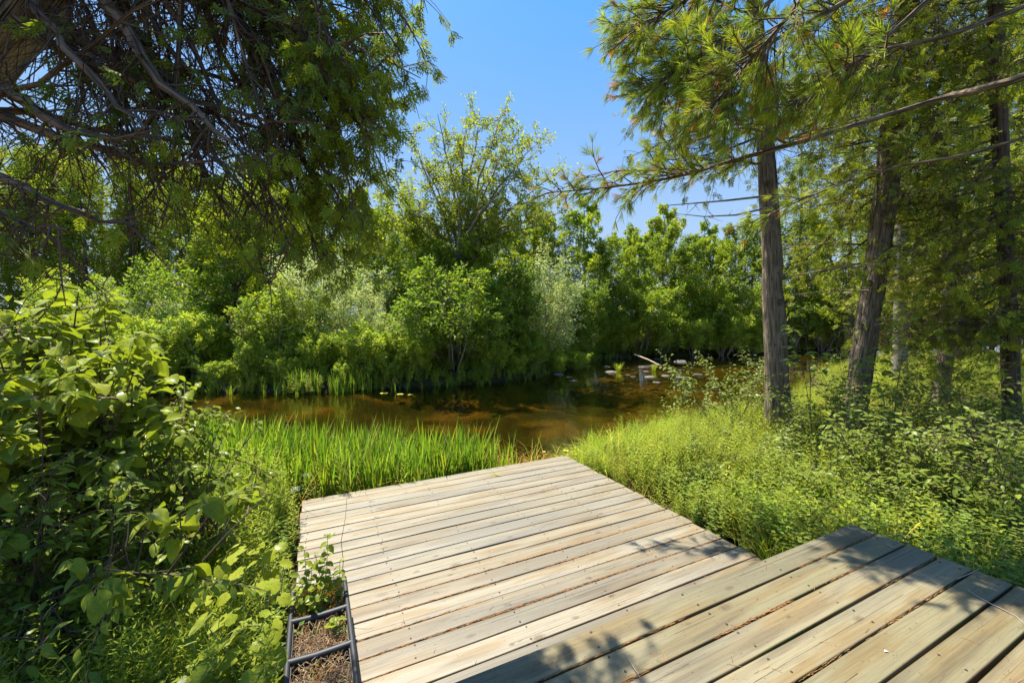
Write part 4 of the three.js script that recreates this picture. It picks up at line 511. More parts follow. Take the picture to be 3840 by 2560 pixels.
area(PL.goldenrod, herbMat, 'goldenrod_stand', ['goldenrod stems on the right bank before the creek', 'goldenrod among the feathery herbs on the right', 'bent goldenrod on the right bank'], 'herbs', 7, 2000, 0.8, 6, 3.4, 9.5, (x, f) => (rightOf(x, f) > 0.1 ? 1 : 0) * clumpy(x, f, 81), () => 0.66, { low: 0.02 });
area(PL.sedge, grassMat, 'sedge_tufts', ['arching sedge where the right bank meets the water', 'sedge tufts at the corner of the deck'], 'grass', 8, 900, 0.7, 4.6, 4.7, 8.8, (x, f) => (rightOf(x, f) > 0 ? 1 : 0) * smooth(1.3, 0.2, Math.abs(nearEdge(x) - f - 0.3)), () => 0.8, { low: -0.15 });
area(PL.grass, grassMat, 'bank_grass', ['grass along the right edge of the platform', 'wispy grass beside the platform planks', 'grass under the right-hand bushes'], 'grass', 9, 1500, 1.8, 6, 0.4, 6, (x, f) => (rightOf(x, f) > -0.05 ? 1 : 0) * smooth(2.2, 0.2, rightOf(x, f)) , () => 0.8, { low: 0.02, margin: 0.04, tilt: 0.2 });
area(PL.dry, dryMat, 'dry_grass', ['dry straw-coloured grass stems by the platform edge'], 'grass', 10, 260, -3, 6, 0.8, 5, (x, f) => (rightOf(x, f) > 0 && rightOf(x, f) < 1.2) || x < -1 ? 0.7 : 0, () => 0.85, { low: 0.02, margin: 0.06, tilt: 0.3 });
// sunny meadow behind the right-hand trunks
area(PL.meadowTile, herbMat, 'meadow_herbs', ['sunlit yellow-green meadow plants behind the right-hand trunks', 'meadow plants by the far water on the right', 'tall meadow plants on the right'], 'herbs', 11, 1250, 5, 26, 7, 19, (x, f) => smooth(-0.2, 0.8, nearEdge(x) - f), () => 0.62, { low: 0.0 });
area(PL.bank, herbMat, 'near_bank_herbs', ['leafy plants on the left bank behind the reeds', 'leafy bank plants at far left'], 'herbs', 12, 2200, -12, -2.8, 3.2, 6.2, (x, f) => smooth(0, 0.5, nearEdge(x) - f), () => 1.1, { low: 0.02 });
// far bank skirts
area(PL.bankTile, herbMat, 'far_bank_herbs', ['leafy herbs hanging over the far water line', 'low bushy herbs along the far bank'], 'herbs', 13, 2600, -22, 26, 12, 34, (x, f) => { const d = f - farEdge(x); return d > -0.3 && d < 7 ? (d < 1 ? 1 : 0.75) : 0; }, (x, f, R) => lerp(0.85, 1.7, smooth(0.2, 2.5, f - farEdge(x))), { low: -0.05 });
area(PL.grass, grassMat, 'far_bank_grass', ['grass fringe at the foot of the far bank', 'grass on the sunny point of the far bank', 'thin grass on the far water line'], 'grass', 14, 4200, -14, 12, 12.4, 24, (x, f) => { const d = f - farEdge(x); return d > -0.3 && d < 0.9 ? 0.9 : 0; }, () => 1.0, { low: -0.12 });
area(PL.reed, grassMat, 'far_reeds', ['reeds in the water at the foot of the far bank', 'far reeds standing in shallow water', 'reed tuft across the creek'], 'reeds', 15, 260, -7.8, -3.4, 12.4, 13.6, (x, f) => smooth(-0.7, -0.1, f - farEdge(x)) * clumpy(x, f, 55, 2), () => 0.72, { low: -0.25 });

// mixed cover that breaks up the right bank: broad herbs, dry stems, grass
area(PL.bank, herbMat, 'bank_mix', ['broad-leaved herbs mixed through the right bank', 'coarse herbs between the deck and the straight cedar'], 'herbs', 21, 900, 0.8, 7, 2.8, 9.5, (x, f) => (rightOf(x, f) > 0.05 ? 1 : 0) * clumpy(x, f, 91, 1.4), () => 0.75, { low: 0.02, margin: 0.12, tilt: 0.2 });
area(PL.dry, dryMat, 'dry_stems', ['dry stems among the herbs of the right bank'], 'grass', 22, 420, 0.8, 7, 2.8, 9, (x, f) => (rightOf(x, f) > 0.05 ? 1 : 0) * clumpy(x, f, 95), () => 1.0, { low: 0.02, tilt: 0.2 });
area(PL.grass, grassMat, 'long_grass', ['long grass between the shrubs and the left deck edge', 'tall grass left of the deck', 'bent grass left of the deck'], 'grass', 23, 900, -3.0, -0.9, 1.5, 3.2, (x, f) => 0.25 + 0.75 * clumpy(x, f, 99), () => 0.9, { low: 0.02, margin: 0.34, tilt: 0.2 });
// ---------------------------------------------------------------- leafy shrubs near the camera, leaves picked out one by one
const veinTex = dataTex(128, 128, (i, j) => { const u = i / 128, v = Math.abs(j / 128 - 0.5) * 2; const mid = smooth(0.05, 0.0, v), s = (u - v * 0.42) * 7, side = smooth(0.16, 0.0, Math.abs(s - Math.round(s))) * (v > 0.03 ? 0.8 : 0) * (1 - v * 0.6), n = fbm(u * 18, v * 18, 3, 4); const k = 0.74 + 0.36 * (n - 0.5) + 0.26 * Math.max(mid, side); const sp = smooth(0.80, 0.86, noise2(u * 9, j / 128 * 9, 14)) * 0.6; return [k * (1 - 0.2 * sp), k * (1 - 0.55 * sp), k * 0.95 * (1 - 0.4 * sp)]; });
function broadLeaf(kind, seed, rows = 8, cols = [-1, -0.5, 0, 0.5, 1]) { // lies along +x, one unit long, upper side up
  const R = rng(seed), g = new Geo(true), tip = kind === 'heart' ? 0.34 : kind === 'oval' ? 0.23 : 0.5, droop = R.r(0.12, 0.38), cup = R.r(0.03, 0.14), tw = R.r(-0.25, 0.25);
  for (let r = 0; r <= rows; r++) { const s = r / rows; let w = kind === 'heart' ? tip * 1.25 * Math.pow(Math.sin(Math.PI * Math.pow(s * 0.985 + 0.015, 0.62)), 0.75) : kind === 'oval' ? tip * Math.pow(Math.sin(Math.PI * Math.pow(s, 0.85)), 0.9) : tip * Math.pow(Math.sin(Math.PI * (0.06 + 0.90 * Math.pow(s, 0.8))), 0.6); if (r === rows) w = 0.004; if (r === 0 && kind !== 'lobe') w = Math.max(w, 0.02);
    for (const c of cols) { const ser = Math.abs(c) === 1 ? 1 + (kind === 'lobe' ? 0.16 * Math.sin(r * 2.9 + seed) : 0.035 * Math.sin(r * 7 + seed)) : 1; const x = s - (kind === 'heart' && r < 2 ? 0.10 * Math.abs(c) * (2 - r) : 0) - (kind === 'lobe' && r < 3 ? 0.13 * Math.abs(c) * (3 - r) / 2 : 0), z = c * w * ser, y = -droop * s * s + cup * Math.abs(c) * w * 2.2 + 0.02 * Math.sin(s * 9 + c * 3 + seed) * Math.abs(c) + tw * z * s * 0.6; g.v(x, y, z, ONE); g.n.push(0, 1, 0); g.t.push(s, 0.5 + c * 0.5); } }
  const m = cols.length; for (let r = 0; r < rows; r++) for (let c = 0; c < m - 1; c++) { const q = r * m + c; g.f(q, q + 1, q + m); g.f(q + 1, q + m + 1, q + m); }
  const b = g.build(); b.computeVertexNormals(); return b;
}
const nearLeafMat = (c, coat = 0.5) => { const m = leafMat(c, 0.5, coat, 0.32); m.map = veinTex; return m; };
// shrub from stems given as point lists; leaves set along all twigs; those that show largest become parts
function leafShrub(name, label, opts) {
  const R = rng(opts.seed), wood = new Geo(true), leaves = [], up = V3(0, 1, 0), tmp = V3();
  const twig = (p, d, len, r, lvl) => { const n = 5, pts = [p.clone()]; d = d.clone(); p = p.clone(); for (let k = 0; k < n; k++) { d.addScaledVector(randDir(R, tmp), 0.14).addScaledVector(up, lvl ? opts.trop ?? -0.03 : 0.02).normalize(); p.addScaledVector(d, len / n); pts.push(p.clone()); }
    tube(wood, pts, pts.map((_, i) => Math.max(0.0018, r * (1 - 0.75 * i / n))), lvl ? 4 : 6, ONE);
    if (lvl > 0) { const m = Math.max(3, Math.round(len / opts.gap)); for (let k = 0; k < m; k++) { const t = (k + 0.4 + R() * 0.4) / m, q = sample(pts, lerp(lvl === 1 ? 0.25 : 0.1, 1.02, t)), sgn = k % 2 ? 1 : -1, side = V3().crossVectors(d, up).normalize().multiplyScalar(sgn); const ld = side.multiplyScalar(0.8).addScaledVector(d, 0.55).addScaledVector(up, -(opts.hang ?? 0.45)).addScaledVector(randDir(R, tmp), 0.4).normalize(), nr = randDir(R).multiplyScalar(0.45).addScaledVector(up, 0.9).add(V3(-0.25, 0, 0.15)); leaves.push({ p: q.addScaledVector(ld, opts.leaf * 0.22), d: ld, n: nr, s: opts.leaf * R.r(0.65, 1.2) * (t > 0.9 ? 0.7 : 1), v: Math.floor(R() * 5), m: Math.floor(R() * 3) }); } }
    if (lvl < 2) { const k = lvl ? opts.k2 : opts.k1; for (let j = 0; j < k; j++) { const t = lerp(lvl ? 0.15 : opts.from ?? 0.2, 0.97, (j + R()) / k), q = sample(pts, t); const nd = randDir(R).multiplyScalar(0.85).addScaledVector(d, 0.6).addScaledVector(opts.pull ?? up, 0.25).normalize(); twig(q, nd, len * (lvl ? 0.5 : opts.r1 ?? 0.42) * R.r(0.7, 1.2) * (1.1 - 0.4 * t), r * 0.5, lvl + 1); } } };
  for (const [b, e, r] of opts.stems) { const d = V3().subVectors(e, b), L = d.length(); twig(b, d.normalize(), L, r, 0); }
  const o = thing(name, label, 'shrub'), st = mesh('stems', wood.build(), opts.wood ?? MAT.twig, o); st.userData.kind = 'stuff';
  const vars = opts.geos, mats = opts.mats, M = new THREE.Matrix4(), x = V3(), z = V3(), y = V3();
  const kept = leaves.filter((l) => !onDeck(l.p.x, -l.p.z, 0) || l.p.y > DECK_Y + 0.1);
  for (const l of kept) { const v = l.p.clone().project(camera), c = l.p.clone().applyMatrix4(camera.matrixWorldInverse); l.show = c.z < -0.2 && Math.abs(v.x) < 1.03 && Math.abs(v.y) < 1.03 ? l.s / -c.z : 0; }
  kept.sort((a, b) => b.show - a.show);
  const rest = new Geo(true);
  kept.forEach((l, i) => { x.copy(l.d); z.crossVectors(x, l.n).normalize(); y.crossVectors(z, x).normalize(); M.makeBasis(x, y, z).scale(V3(l.s, l.s, l.s)).setPosition(l.p);
    if (i < opts.singles && l.show > 0) { const m = mesh('leaf', vars[l.v % vars.length], mats[l.m % mats.length], o); m.position.copy(l.p); m.quaternion.setFromRotationMatrix(new THREE.Matrix4().makeBasis(x, y, z)); m.scale.setScalar(l.s); }
    else { const g = vars[l.v % vars.length], p = g.attributes.position, n = g.attributes.normal, uv = g.attributes.uv, k0 = rest.k, col = mats[l.m % mats.length].userData.rel ?? ONE, q = V3(); for (let k = 0; k < p.count; k++) { q.fromBufferAttribute(p, k).applyMatrix4(M); rest.v(q.x, q.y, q.z, col); q.fromBufferAttribute(n, k).transformDirection(M); rest.n.push(q.x, q.y, q.z); rest.t.push(uv.getX(k), uv.getY(k)); } const ix = g.index; for (let k = 0; k < ix.count; k += 3) rest.f(k0 + ix.getX(k), k0 + ix.getX(k + 1), k0 + ix.getX(k + 2)); } });
  if (rest.k) { const m = mesh('foliage', rest.build(), mats[0], o); m.userData.kind = 'stuff'; }
  console.log(name, kept.length, 'leaves', rest.tris); return o;
}
const heartG = [0, 1, 2, 3, 4].map((k) => broadLeaf('heart', 30 + k)), ovalG = [0, 1, 2, 3, 4].map((k) => broadLeaf('oval', 40 + k, 5, [-1, 0, 1])), bushG = [0, 1, 2, 3].map((k) => broadLeaf('oval', 45 + k, 4, [-1, 0, 1])), lobeG = [0, 1, 2, 3].map((k) => broadLeaf('lobe', 50 + k));
const heartM = [nearLeafMat([0.135, 0.200, 0.022], 0.3), nearLeafMat([0.100, 0.160, 0.022], 0.35), nearLeafMat([0.165, 0.225, 0.024], 0.25)], ovalM = [nearLeafMat([0.105, 0.165, 0.024], 0.3), nearLeafMat([0.140, 0.200, 0.026], 0.3), nearLeafMat([0.080, 0.135, 0.024], 0.35)];
const G3 = (x, f) => V3(x, groundY(x, f) - 0.05, -f);
{
  const st = []; const R = rng(31); const tips = [[40, 1060, 2.7], [170, 1150, 2.8], [330, 1270, 2.6], [460, 1290, 2.5], [520, 1240, 2.7], [560, 1400, 2.5], [60, 1250, 2.4], [150, 1400, 2.3], [260, 1500, 2.3], [-60, 1120, 2.7], [-100, 1500, 2.2], [400, 1380, 2.8], [150, 1260, 3.1], [60, 1180, 2.5], [240, 1330, 2.5], [0, 1330, 2.3], [420, 1460, 2.4]];
  for (const [x, y, d] of tips) st.push([G3(-2.9 + R.r(-0.3, 0.35), 2.5 + R.r(-0.25, 0.3)), at(x, y, d), 0.014]);
  leafShrub('basswood_sapling', 'big heart-leaved sapling filling the left edge below the cedar', { seed: 801, stems: st, k1: 8, k2: 3, from: 0.3, r1: 0.30, gap: 0.044, leaf: 0.088, hang: 0.55, singles: 300, geos: heartG, mats: heartM, pull: V3(0.3, 0.3, 0.2) });
}
{
  const st = []; const R = rng(32); for (const [x, y, d] of [[760, 1480, 2.9], [850, 1560, 3.0], [800, 1640, 2.8], [880, 1600, 3.2], [700, 1560, 2.7], [640, 1640, 2.6], [560, 1700, 2.5], [720, 1700, 2.9], [420, 1750, 2.4], [300, 1800, 2.3], [820, 1720, 3.1]]) st.push([G3(-2.05 + R.r(-0.3, 0.2), 2.75 + R.r(-0.3, 0.3)), at(x, y, d), 0.011]);
  leafShrub('dogwood_shrub', 'smaller-leaved shrub leaning toward the reeds beside the heart-leaved sapling', { seed: 802, stems: st, k1: 7, k2: 3, from: 0.25, r1: 0.36, gap: 0.028, leaf: 0.058, hang: 0.5, singles: 260, geos: ovalG, mats: ovalM, pull: V3(0.4, 0.2, 0) });
}
{
  const st = []; for (const [x, y, d] of [[990, 1890, 2.05], [880, 1930, 2.0], [640, 1990, 1.9], [420, 2060, 1.75]]) st.push([G3(-2.15, 2.05), at(x, y, d), 0.010]);
  leafShrub('basswood_sprig', 'low branch with drooping heart leaves pointing at the deck corner', { seed: 803, stems: st, k1: 3, k2: 2, from: 0.5, r1: 0.22, gap: 0.055, leaf: 0.085, hang: 0.8, singles: 120, geos: heartG, mats: heartM });
}
{
  const st = []; const R = rng(33); for (let k = 0; k < 26; k++) st.push([G3(-2.7 + R.r(-0.6, 0.7), 2.0 + R.r(-0.5, 0.5)), at(R.r(-200, 560), R.r(1800, 2350), R.r(1.7, 2.3)), 0.008]);
  leafShrub('dogwood_shrub', 'shaded dark leafy undergrowth low in the bottom left corner', { seed: 804, stems: st, k1: 6, k2: 3, from: 0.15, r1: 0.42, gap: 0.034, leaf: 0.06, hang: 0.4, singles: 280, geos: ovalG, mats: ovalM });
}
// bushes under the right-hand trees
{
  const spots = [[2330 + 400, 1560, 5.9, 0.6, 'knee-high dogwood bush in front of the straight cedar trunk'], [3060, 1560, 5.6, 1.2, 'leafy dogwood bush between the two large cedar trunks'], [3340, 1480, 5.6, 1.6, 'dogwood bush before the slim crooked cedar'], [3650, 1560, 5.0, 1.6, 'broad dogwood bush at the right edge of the picture'], [3450, 1720, 4.2, 1.25, 'shaded dogwood bush behind the platform corner'], [3100, 1720, 4.3, 0.9, 'low dogwood bush in front of the leaning cedar'], [3760, 1840, 3.6, 1.15, 'dark dogwood bush at the platform right end'], [2720, 1380, 7.0, 1.75, 'arching bush over the creek left of the straight cedar'], [2680, 1850, 4.5, 0.62, 'low dogwood bush beside the lower deck right edge'], [2950, 1860, 4.0, 0.66, 'low dogwood bush behind the platform far corner'], [2760, 1700, 5.2, 0.55, 'dogwood bush in front of the foot of the straight cedar'], [3300, 1860, 3.9, 0.95, 'dogwood bush right of the platform far corner'], [3560, 2000, 3.4, 0.62, 'low dogwood bush along the platform right edge']];
  let n = 0; for (const [px, py, d, h, label] of spots) { const R = rng(850 + n), c = at(px, py, d), st = []; for (let k = 0; k < 9; k++) { const a = R() * 6.28, b = G3(c.x + R.g() * 0.2, d + R.g() * 0.2); st.push([b, V3(b.x + Math.cos(a) * 0.55 * h, b.y + 0.72 * h * R.r(0.75, 1.1), b.z + Math.sin(a) * 0.55 * h), 0.008]); }
    leafShrub('dogwood_bush', label, { seed: 860 + n, stems: st, k1: 7, k2: 4, from: 0.15, r1: 0.42, gap: 0.05, leaf: 0.066, hang: 0.3, singles: 60, geos: bushG, mats: ovalM }); n++; }
}
{ // saplings with a few large leaves in front of the trunks
  for (const [px, py, d, seed, label] of [[3010, 1180, 5.4, 871, 'thin sapling with broad leaves against the straight cedar trunk'], [3300, 1210, 5.2, 872, 'thin sapling with broad leaves before the leaning cedar trunk']]) { const e = at(px, py, d), b = G3(e.x + 0.15, d - 0.1); leafShrub('sapling', label, { seed, stems: [[b, e, 0.008], [b, e.clone().add(V3(0.25, -0.35, 0.1)), 0.006]], k1: 5, k2: 1, from: 0.5, r1: 0.22, gap: 0.07, leaf: 0.11, hang: 0.15, singles: 60, geos: ovalG, mats: ovalM }); }
}
// broad lobed leaves on the ground beside the planter
{
  const R = rng(34), pet = new Geo(true); let n = 0;
  for (const [px, py, d, label] of [[1020, 1960, 2.5, 'coltsfoot clump at the deck edge behind the planter'], [960, 2060, 2.2, 'coltsfoot clump left of the planter top'], [1000, 2190, 1.9, 'coltsfoot clump beside the middle of the planter'], [900, 2260, 1.85, 'coltsfoot clump in the grass left of the planter'], [960, 2370, 1.7, 'sunlit coltsfoot clump beside the planter foot'], [820, 2400, 1.7, 'coltsfoot clump among grass at the bottom of the picture'], [930, 2500, 1.58, 'coltsfoot clump at the bottom edge by the planter'], [720, 2330, 1.8, 'coltsfoot clump farthest left in the grass']]) {
    const c = at(px, py, d), o = thing('coltsfoot_plant', label, 'plant', 'coltsfoot clumps beside the planter', V3(0, 0, 0)), w = new Geo(true), b = G3(c.x, d);
    for (let k = 0; k < 15; k++) { const a = k * 2.4 + R(), rad = 0.05 + 0.20 * Math.sqrt((k + 0.5) / 15), e = V3(b.x + Math.cos(a) * rad, c.y + R.r(-0.30, -0.08), b.z + Math.sin(a) * rad); if (onDeck(e.x, -e.z, 0.03)) continue; tube(w, [b, V3().lerpVectors(b, e, 0.6).add(V3(0, 0.03, 0)), e], [0.004, 0.0035, 0.0025], 4, [0.8, 1.2, 0.6]);
      const m = mesh('leaf', lobeG[Math.floor(R() * 4)], heartM[[2, 0, 2][Math.floor(R() * 3)]], o), s = R.r(0.06, 0.105), x = V3(Math.cos(a), R.r(-0.5, 0), Math.sin(a)).normalize(), y0 = V3(R.r(-0.4, 0.2), 1, R.r(-0.2, 0.35)), z = V3().crossVectors(x, y0).normalize(), y = V3().crossVectors(z, x); m.quaternion.setFromRotationMatrix(new THREE.Matrix4().makeBasis(x, y, z)); m.scale.setScalar(s); m.position.copy(e).addScaledVector(x, -s * 0.3); }
    if (w.k) mesh('stalks', w.build(), MAT.greyTwig, o).userData.kind = 'stuff'; n++; }
}
// ---------------------------------------------------------------- planter tray on the deck's left edge
{
  const root = thing('planter_tray', 'black plastic multi-cell planter tray at the left edge of the deck', 'planter', null, null); root.rotation.y = DECK_TURN;
  const plastic = new THREE.MeshPhysicalMaterial({ color: lin(0.014, 0.014, 0.015), roughness: 0.6, clearcoat: 0.1, clearcoatRoughness: 0.4 });
  const A0 = -0.148, A1 = 0.132, y0 = DECK_Y + 0.004, y1 = DECK_Y + 0.205, cells = [2.665, 2.385, 2.10, 1.815, 1.53];
  const bar = (name, pts, r, parent) => { const g = new Geo(true); tube(g, pts, pts.map(() => r), 8, ONE); return mesh(name, g.build(), plastic, parent); };
  const P = (a, y, b) => V3(a, y, -b);
  // rolled rim along both sides and the far end
  for (const a of [A0, A1]) bar('rim', [P(a, y1, cells[0]), P(a, y1, 2.2), P(a, y1, 1.85), P(a, y1, cells[4])], 0.013, root);
  for (const b of [cells[0], cells[4]]) bar('rim', [P(A0, y1, b), P(-0.01, y1 + 0.002, b), P(A1, y1, b)], 0.011, root);
  for (const b of cells.slice(1, 4)) { const d = mesh('divider', new THREE.BoxGeometry(A1 - A0 - 0.02, 0.15, 0.010), plastic, root), c = (A0 + A1) / 2; d.position.set(c, y1 - 0.08, -b); bar('divider_rim', [V3(A0 - c, 0.076, 0), V3(-0.03 - c, 0.070, 0), V3(0.04 - c, 0.072, 0), V3(A1 - c, 0.076, 0)], 0.017, d); }
  // ribbed side walls: upright ribs and long slats with gaps
  for (const a of [A0, A1]) { const w = mesh('wall', new THREE.BoxGeometry(0.006, y1 - y0 - 0.01, cells[0] - cells[4]), plastic, root); w.position.set(a + (a < 0 ? 0.014 : -0.014), (y0 + y1) / 2 - 0.005, -(cells[0] + cells[4]) / 2);
    for (let k = 0; k < 4; k++) { const y = y0 + 0.03 + k * 0.042; bar('side_slat', [P(a, y, cells[0]), P(a, y, 2.1), P(a, y, cells[4])], 0.006, root); }
    for (let b = cells[4]; b < cells[0] + 0.01; b += 0.0567) bar('side_rib', [P(a, y0, b), P(a, y0 + 0.1, b), P(a, y1, b)], 0.0045, root); }
  const ew = mesh('wall', new THREE.BoxGeometry(A1 - A0, y1 - y0 - 0.01, 0.008), plastic, root); ew.position.set((A0 + A1) / 2, (y0 + y1) / 2 - 0.005, -cells[0]);
  const soilMat = new THREE.MeshStandardMaterial({ color: lin(0.045, 0.026, 0.014), roughness: 1 });
  for (let c = 0; c < 4; c++) { const g = new THREE.PlaneGeometry(A1 - A0 - 0.03, cells[c] - cells[c + 1] - 0.012, 18, 18); g.rotateX(-Math.PI / 2); const p = g.attributes.position; for (let i = 0; i < p.count; i++) p.setY(i, 0.035 * (fbm(p.getX(i) * 30 + c * 7, p.getZ(i) * 30, 3, 5) - 0.5)); g.computeVertexNormals(); const m = mesh('soil', g, soilMat, root); m.position.set((A0 + A1) / 2, y1 - [0.045, 0.07, 0.06, 0.06][c], -(cells[c] + cells[c + 1]) / 2); }
  // dead roots and straw tangled over the cells, moss and weeds between
  const R = rng(900), g = new Geo(true), moss = new Geo();
  for (let k = 0; k < 900; k++) { const b = R.r(1.55, 2.36), a = R.r(A0 + 0.015, A1 - 0.015), L = R.r(0.03, 0.11), an = R() * 6.28, y = y1 - 0.05 + R.r(0, 0.045), pts = [0, 1, 2, 3].map((i) => P(clamp(a + Math.cos(an + i * 0.35) * L * i / 3, A0 + 0.01, A1 - 0.008), y + 0.012 * Math.sin(i * 2 + k), b + Math.sin(an + i * 0.35) * L * i / 3)); const c = R() < 0.6 ? [0.20, 0.115, 0.055] : [0.36, 0.27, 0.15]; tube(g, pts, [0.0016, 0.0015, 0.0012, 0.0008], 3, jit(R, c, 0.3)); }
  const roots = mesh('dead_roots', g.build(), new THREE.MeshStandardMaterial({ vertexColors: true, roughness: 1 }), root); roots.userData.kind = 'stuff';
  for (let k = 0; k < 3400; k++) { const top = R() < 0.62, b = top ? R.r(2.395, 2.655) : R.r(1.55, 2.36), a = R.r(A0 + 0.015, A1 - 0.015); if (!top && noise2(a * 22, b * 14, 9) < 0.5) continue; const p = P(a, y1 - 0.05 + R.r(0, top ? 0.055 : 0.035), b), d = randDir(R).add(V3(0, 0.7, 0)).normalize(); leaf(moss, p, d, randDir(R), R.r(0.010, 0.026), R.r(0.004, 0.010), jit(R, R() < 0.25 ? [0.20, 0.085, 0.02] : R() < 0.5 ? [0.13, 0.13, 0.02] : [0.09, 0.12, 0.016], 0.25)); }
  const mo = mesh('moss', moss.build(), leafMat([0.7, 0.7, 0.9], 0.3, 0, 0.5), root); mo.userData.kind = 'stuff';
  // seedlings in the far cell
  const W = (a, y, b) => deckPt(a, b, y), sy = y1 - 0.04;
  const plant = (label, a, b, stems) => { const o = thing('seedling', label, 'plant', 'seedlings in the planter tray'), w = new Geo(true);
    for (const [dx, dy, h] of stems) { const s = W(a, sy, b), e = W(a + dx, sy + h, b + dy), m = V3().lerpVectors(s, e, 0.5).add(V3(0.006, 0, 0)); tube(w, [s, m, e], [0.0026, 0.0022, 0.0014], 5, [1.2, 1.0, 0.8]); const n = Math.round(h / 0.028);
      for (let k = 0; k < n; k++) { const t = lerp(0.3, 1.0, (k + 0.5) / n), q = sample([s, m, e], t), an = k * 2.5 + R(), x = V3(Math.cos(an), t > 0.92 ? 0.6 : R.r(-0.5, 0.15), Math.sin(an)).normalize(), y_ = V3(R.r(-0.3, 0.3), 1, R.r(-0.1, 0.6)), z = V3().crossVectors(x, y_).normalize(), yy = V3().crossVectors(z, x), lf = mesh('leaf', heartG[k % 5], heartM[(k + 1) % 3], o); lf.quaternion.setFromRotationMatrix(new THREE.Matrix4().makeBasis(x, yy, z)); const sc = R.r(0.030, 0.046) * (t > 0.95 ? 0.75 : 1); lf.scale.setScalar(sc); lf.position.copy(q).addScaledVector(x, 0.008); } }
    mesh('stem', w.build(), MAT.greyTwig, o); };
  plant('tallest two-stemmed leafy seedling in the planter', 0.015, 2.55, [[0.03, 0.02, 0.38], [-0.04, 0.0, 0.30], [0.01, -0.02, 0.26]]);
  plant('leafy seedling left of the tallest one in the planter', -0.07, 2.54, [[-0.01, 0.03, 0.33], [0.03, 0.0, 0.24], [-0.04, 0, 0.20]]);
  plant('short seedling near the right rim of the planter', 0.085, 2.52, [[0.02, 0.02, 0.22], [-0.02, 0.0, 0.17]]);
  plant('small seedling at the left rim of the planter', -0.11, 2.47, [[-0.02, 0.01, 0.17], [0.02, 0.01, 0.13]]);
  plant('bushy green weed in the middle of the far planter cell', -0.03, 2.44, [[0.03, 0, 0.15], [-0.03, 0.02, 0.16], [0.0, -0.02, 0.12], [0.05, 0.01, 0.10]]);
  plant('weed sprig in the second planter cell', 0.06, 2.25, [[0.01, 0, 0.10], [-0.03, 0.01, 0.08], [0.03, 0.02, 0.07]]);
  plant('tiny weed in the nearest visible planter cell', 0.085, 1.72, [[0.01, 0.0, 0.09], [-0.02, 0.0, 0.07], [0.03, 0.01, 0.06]]);
  // one dead stem rising from the tray's far right corner
  const tw = new Geo(true); tube(tw, [W(0.112, sy, 2.62), W(0.128, sy + 0.16, 2.64), W(0.120, sy + 0.27, 2.67), W(0.15, sy + 0.40, 2.70), W(0.165, sy + 0.52, 2.74)], [0.0022, 0.0019, 0.0017, 0.0013, 0.0009], 5, ONE); tube(tw, [W(0.165, sy + 0.52, 2.74), W(0.18, sy + 0.525, 2.75)], [0.0016, 0.0008], 4, ONE);
  const stk = mesh('dead_weed', tw.build(), MAT.twig); tag(stk, 'thin dead weed rising from the far corner of the planter', 'weed');
}
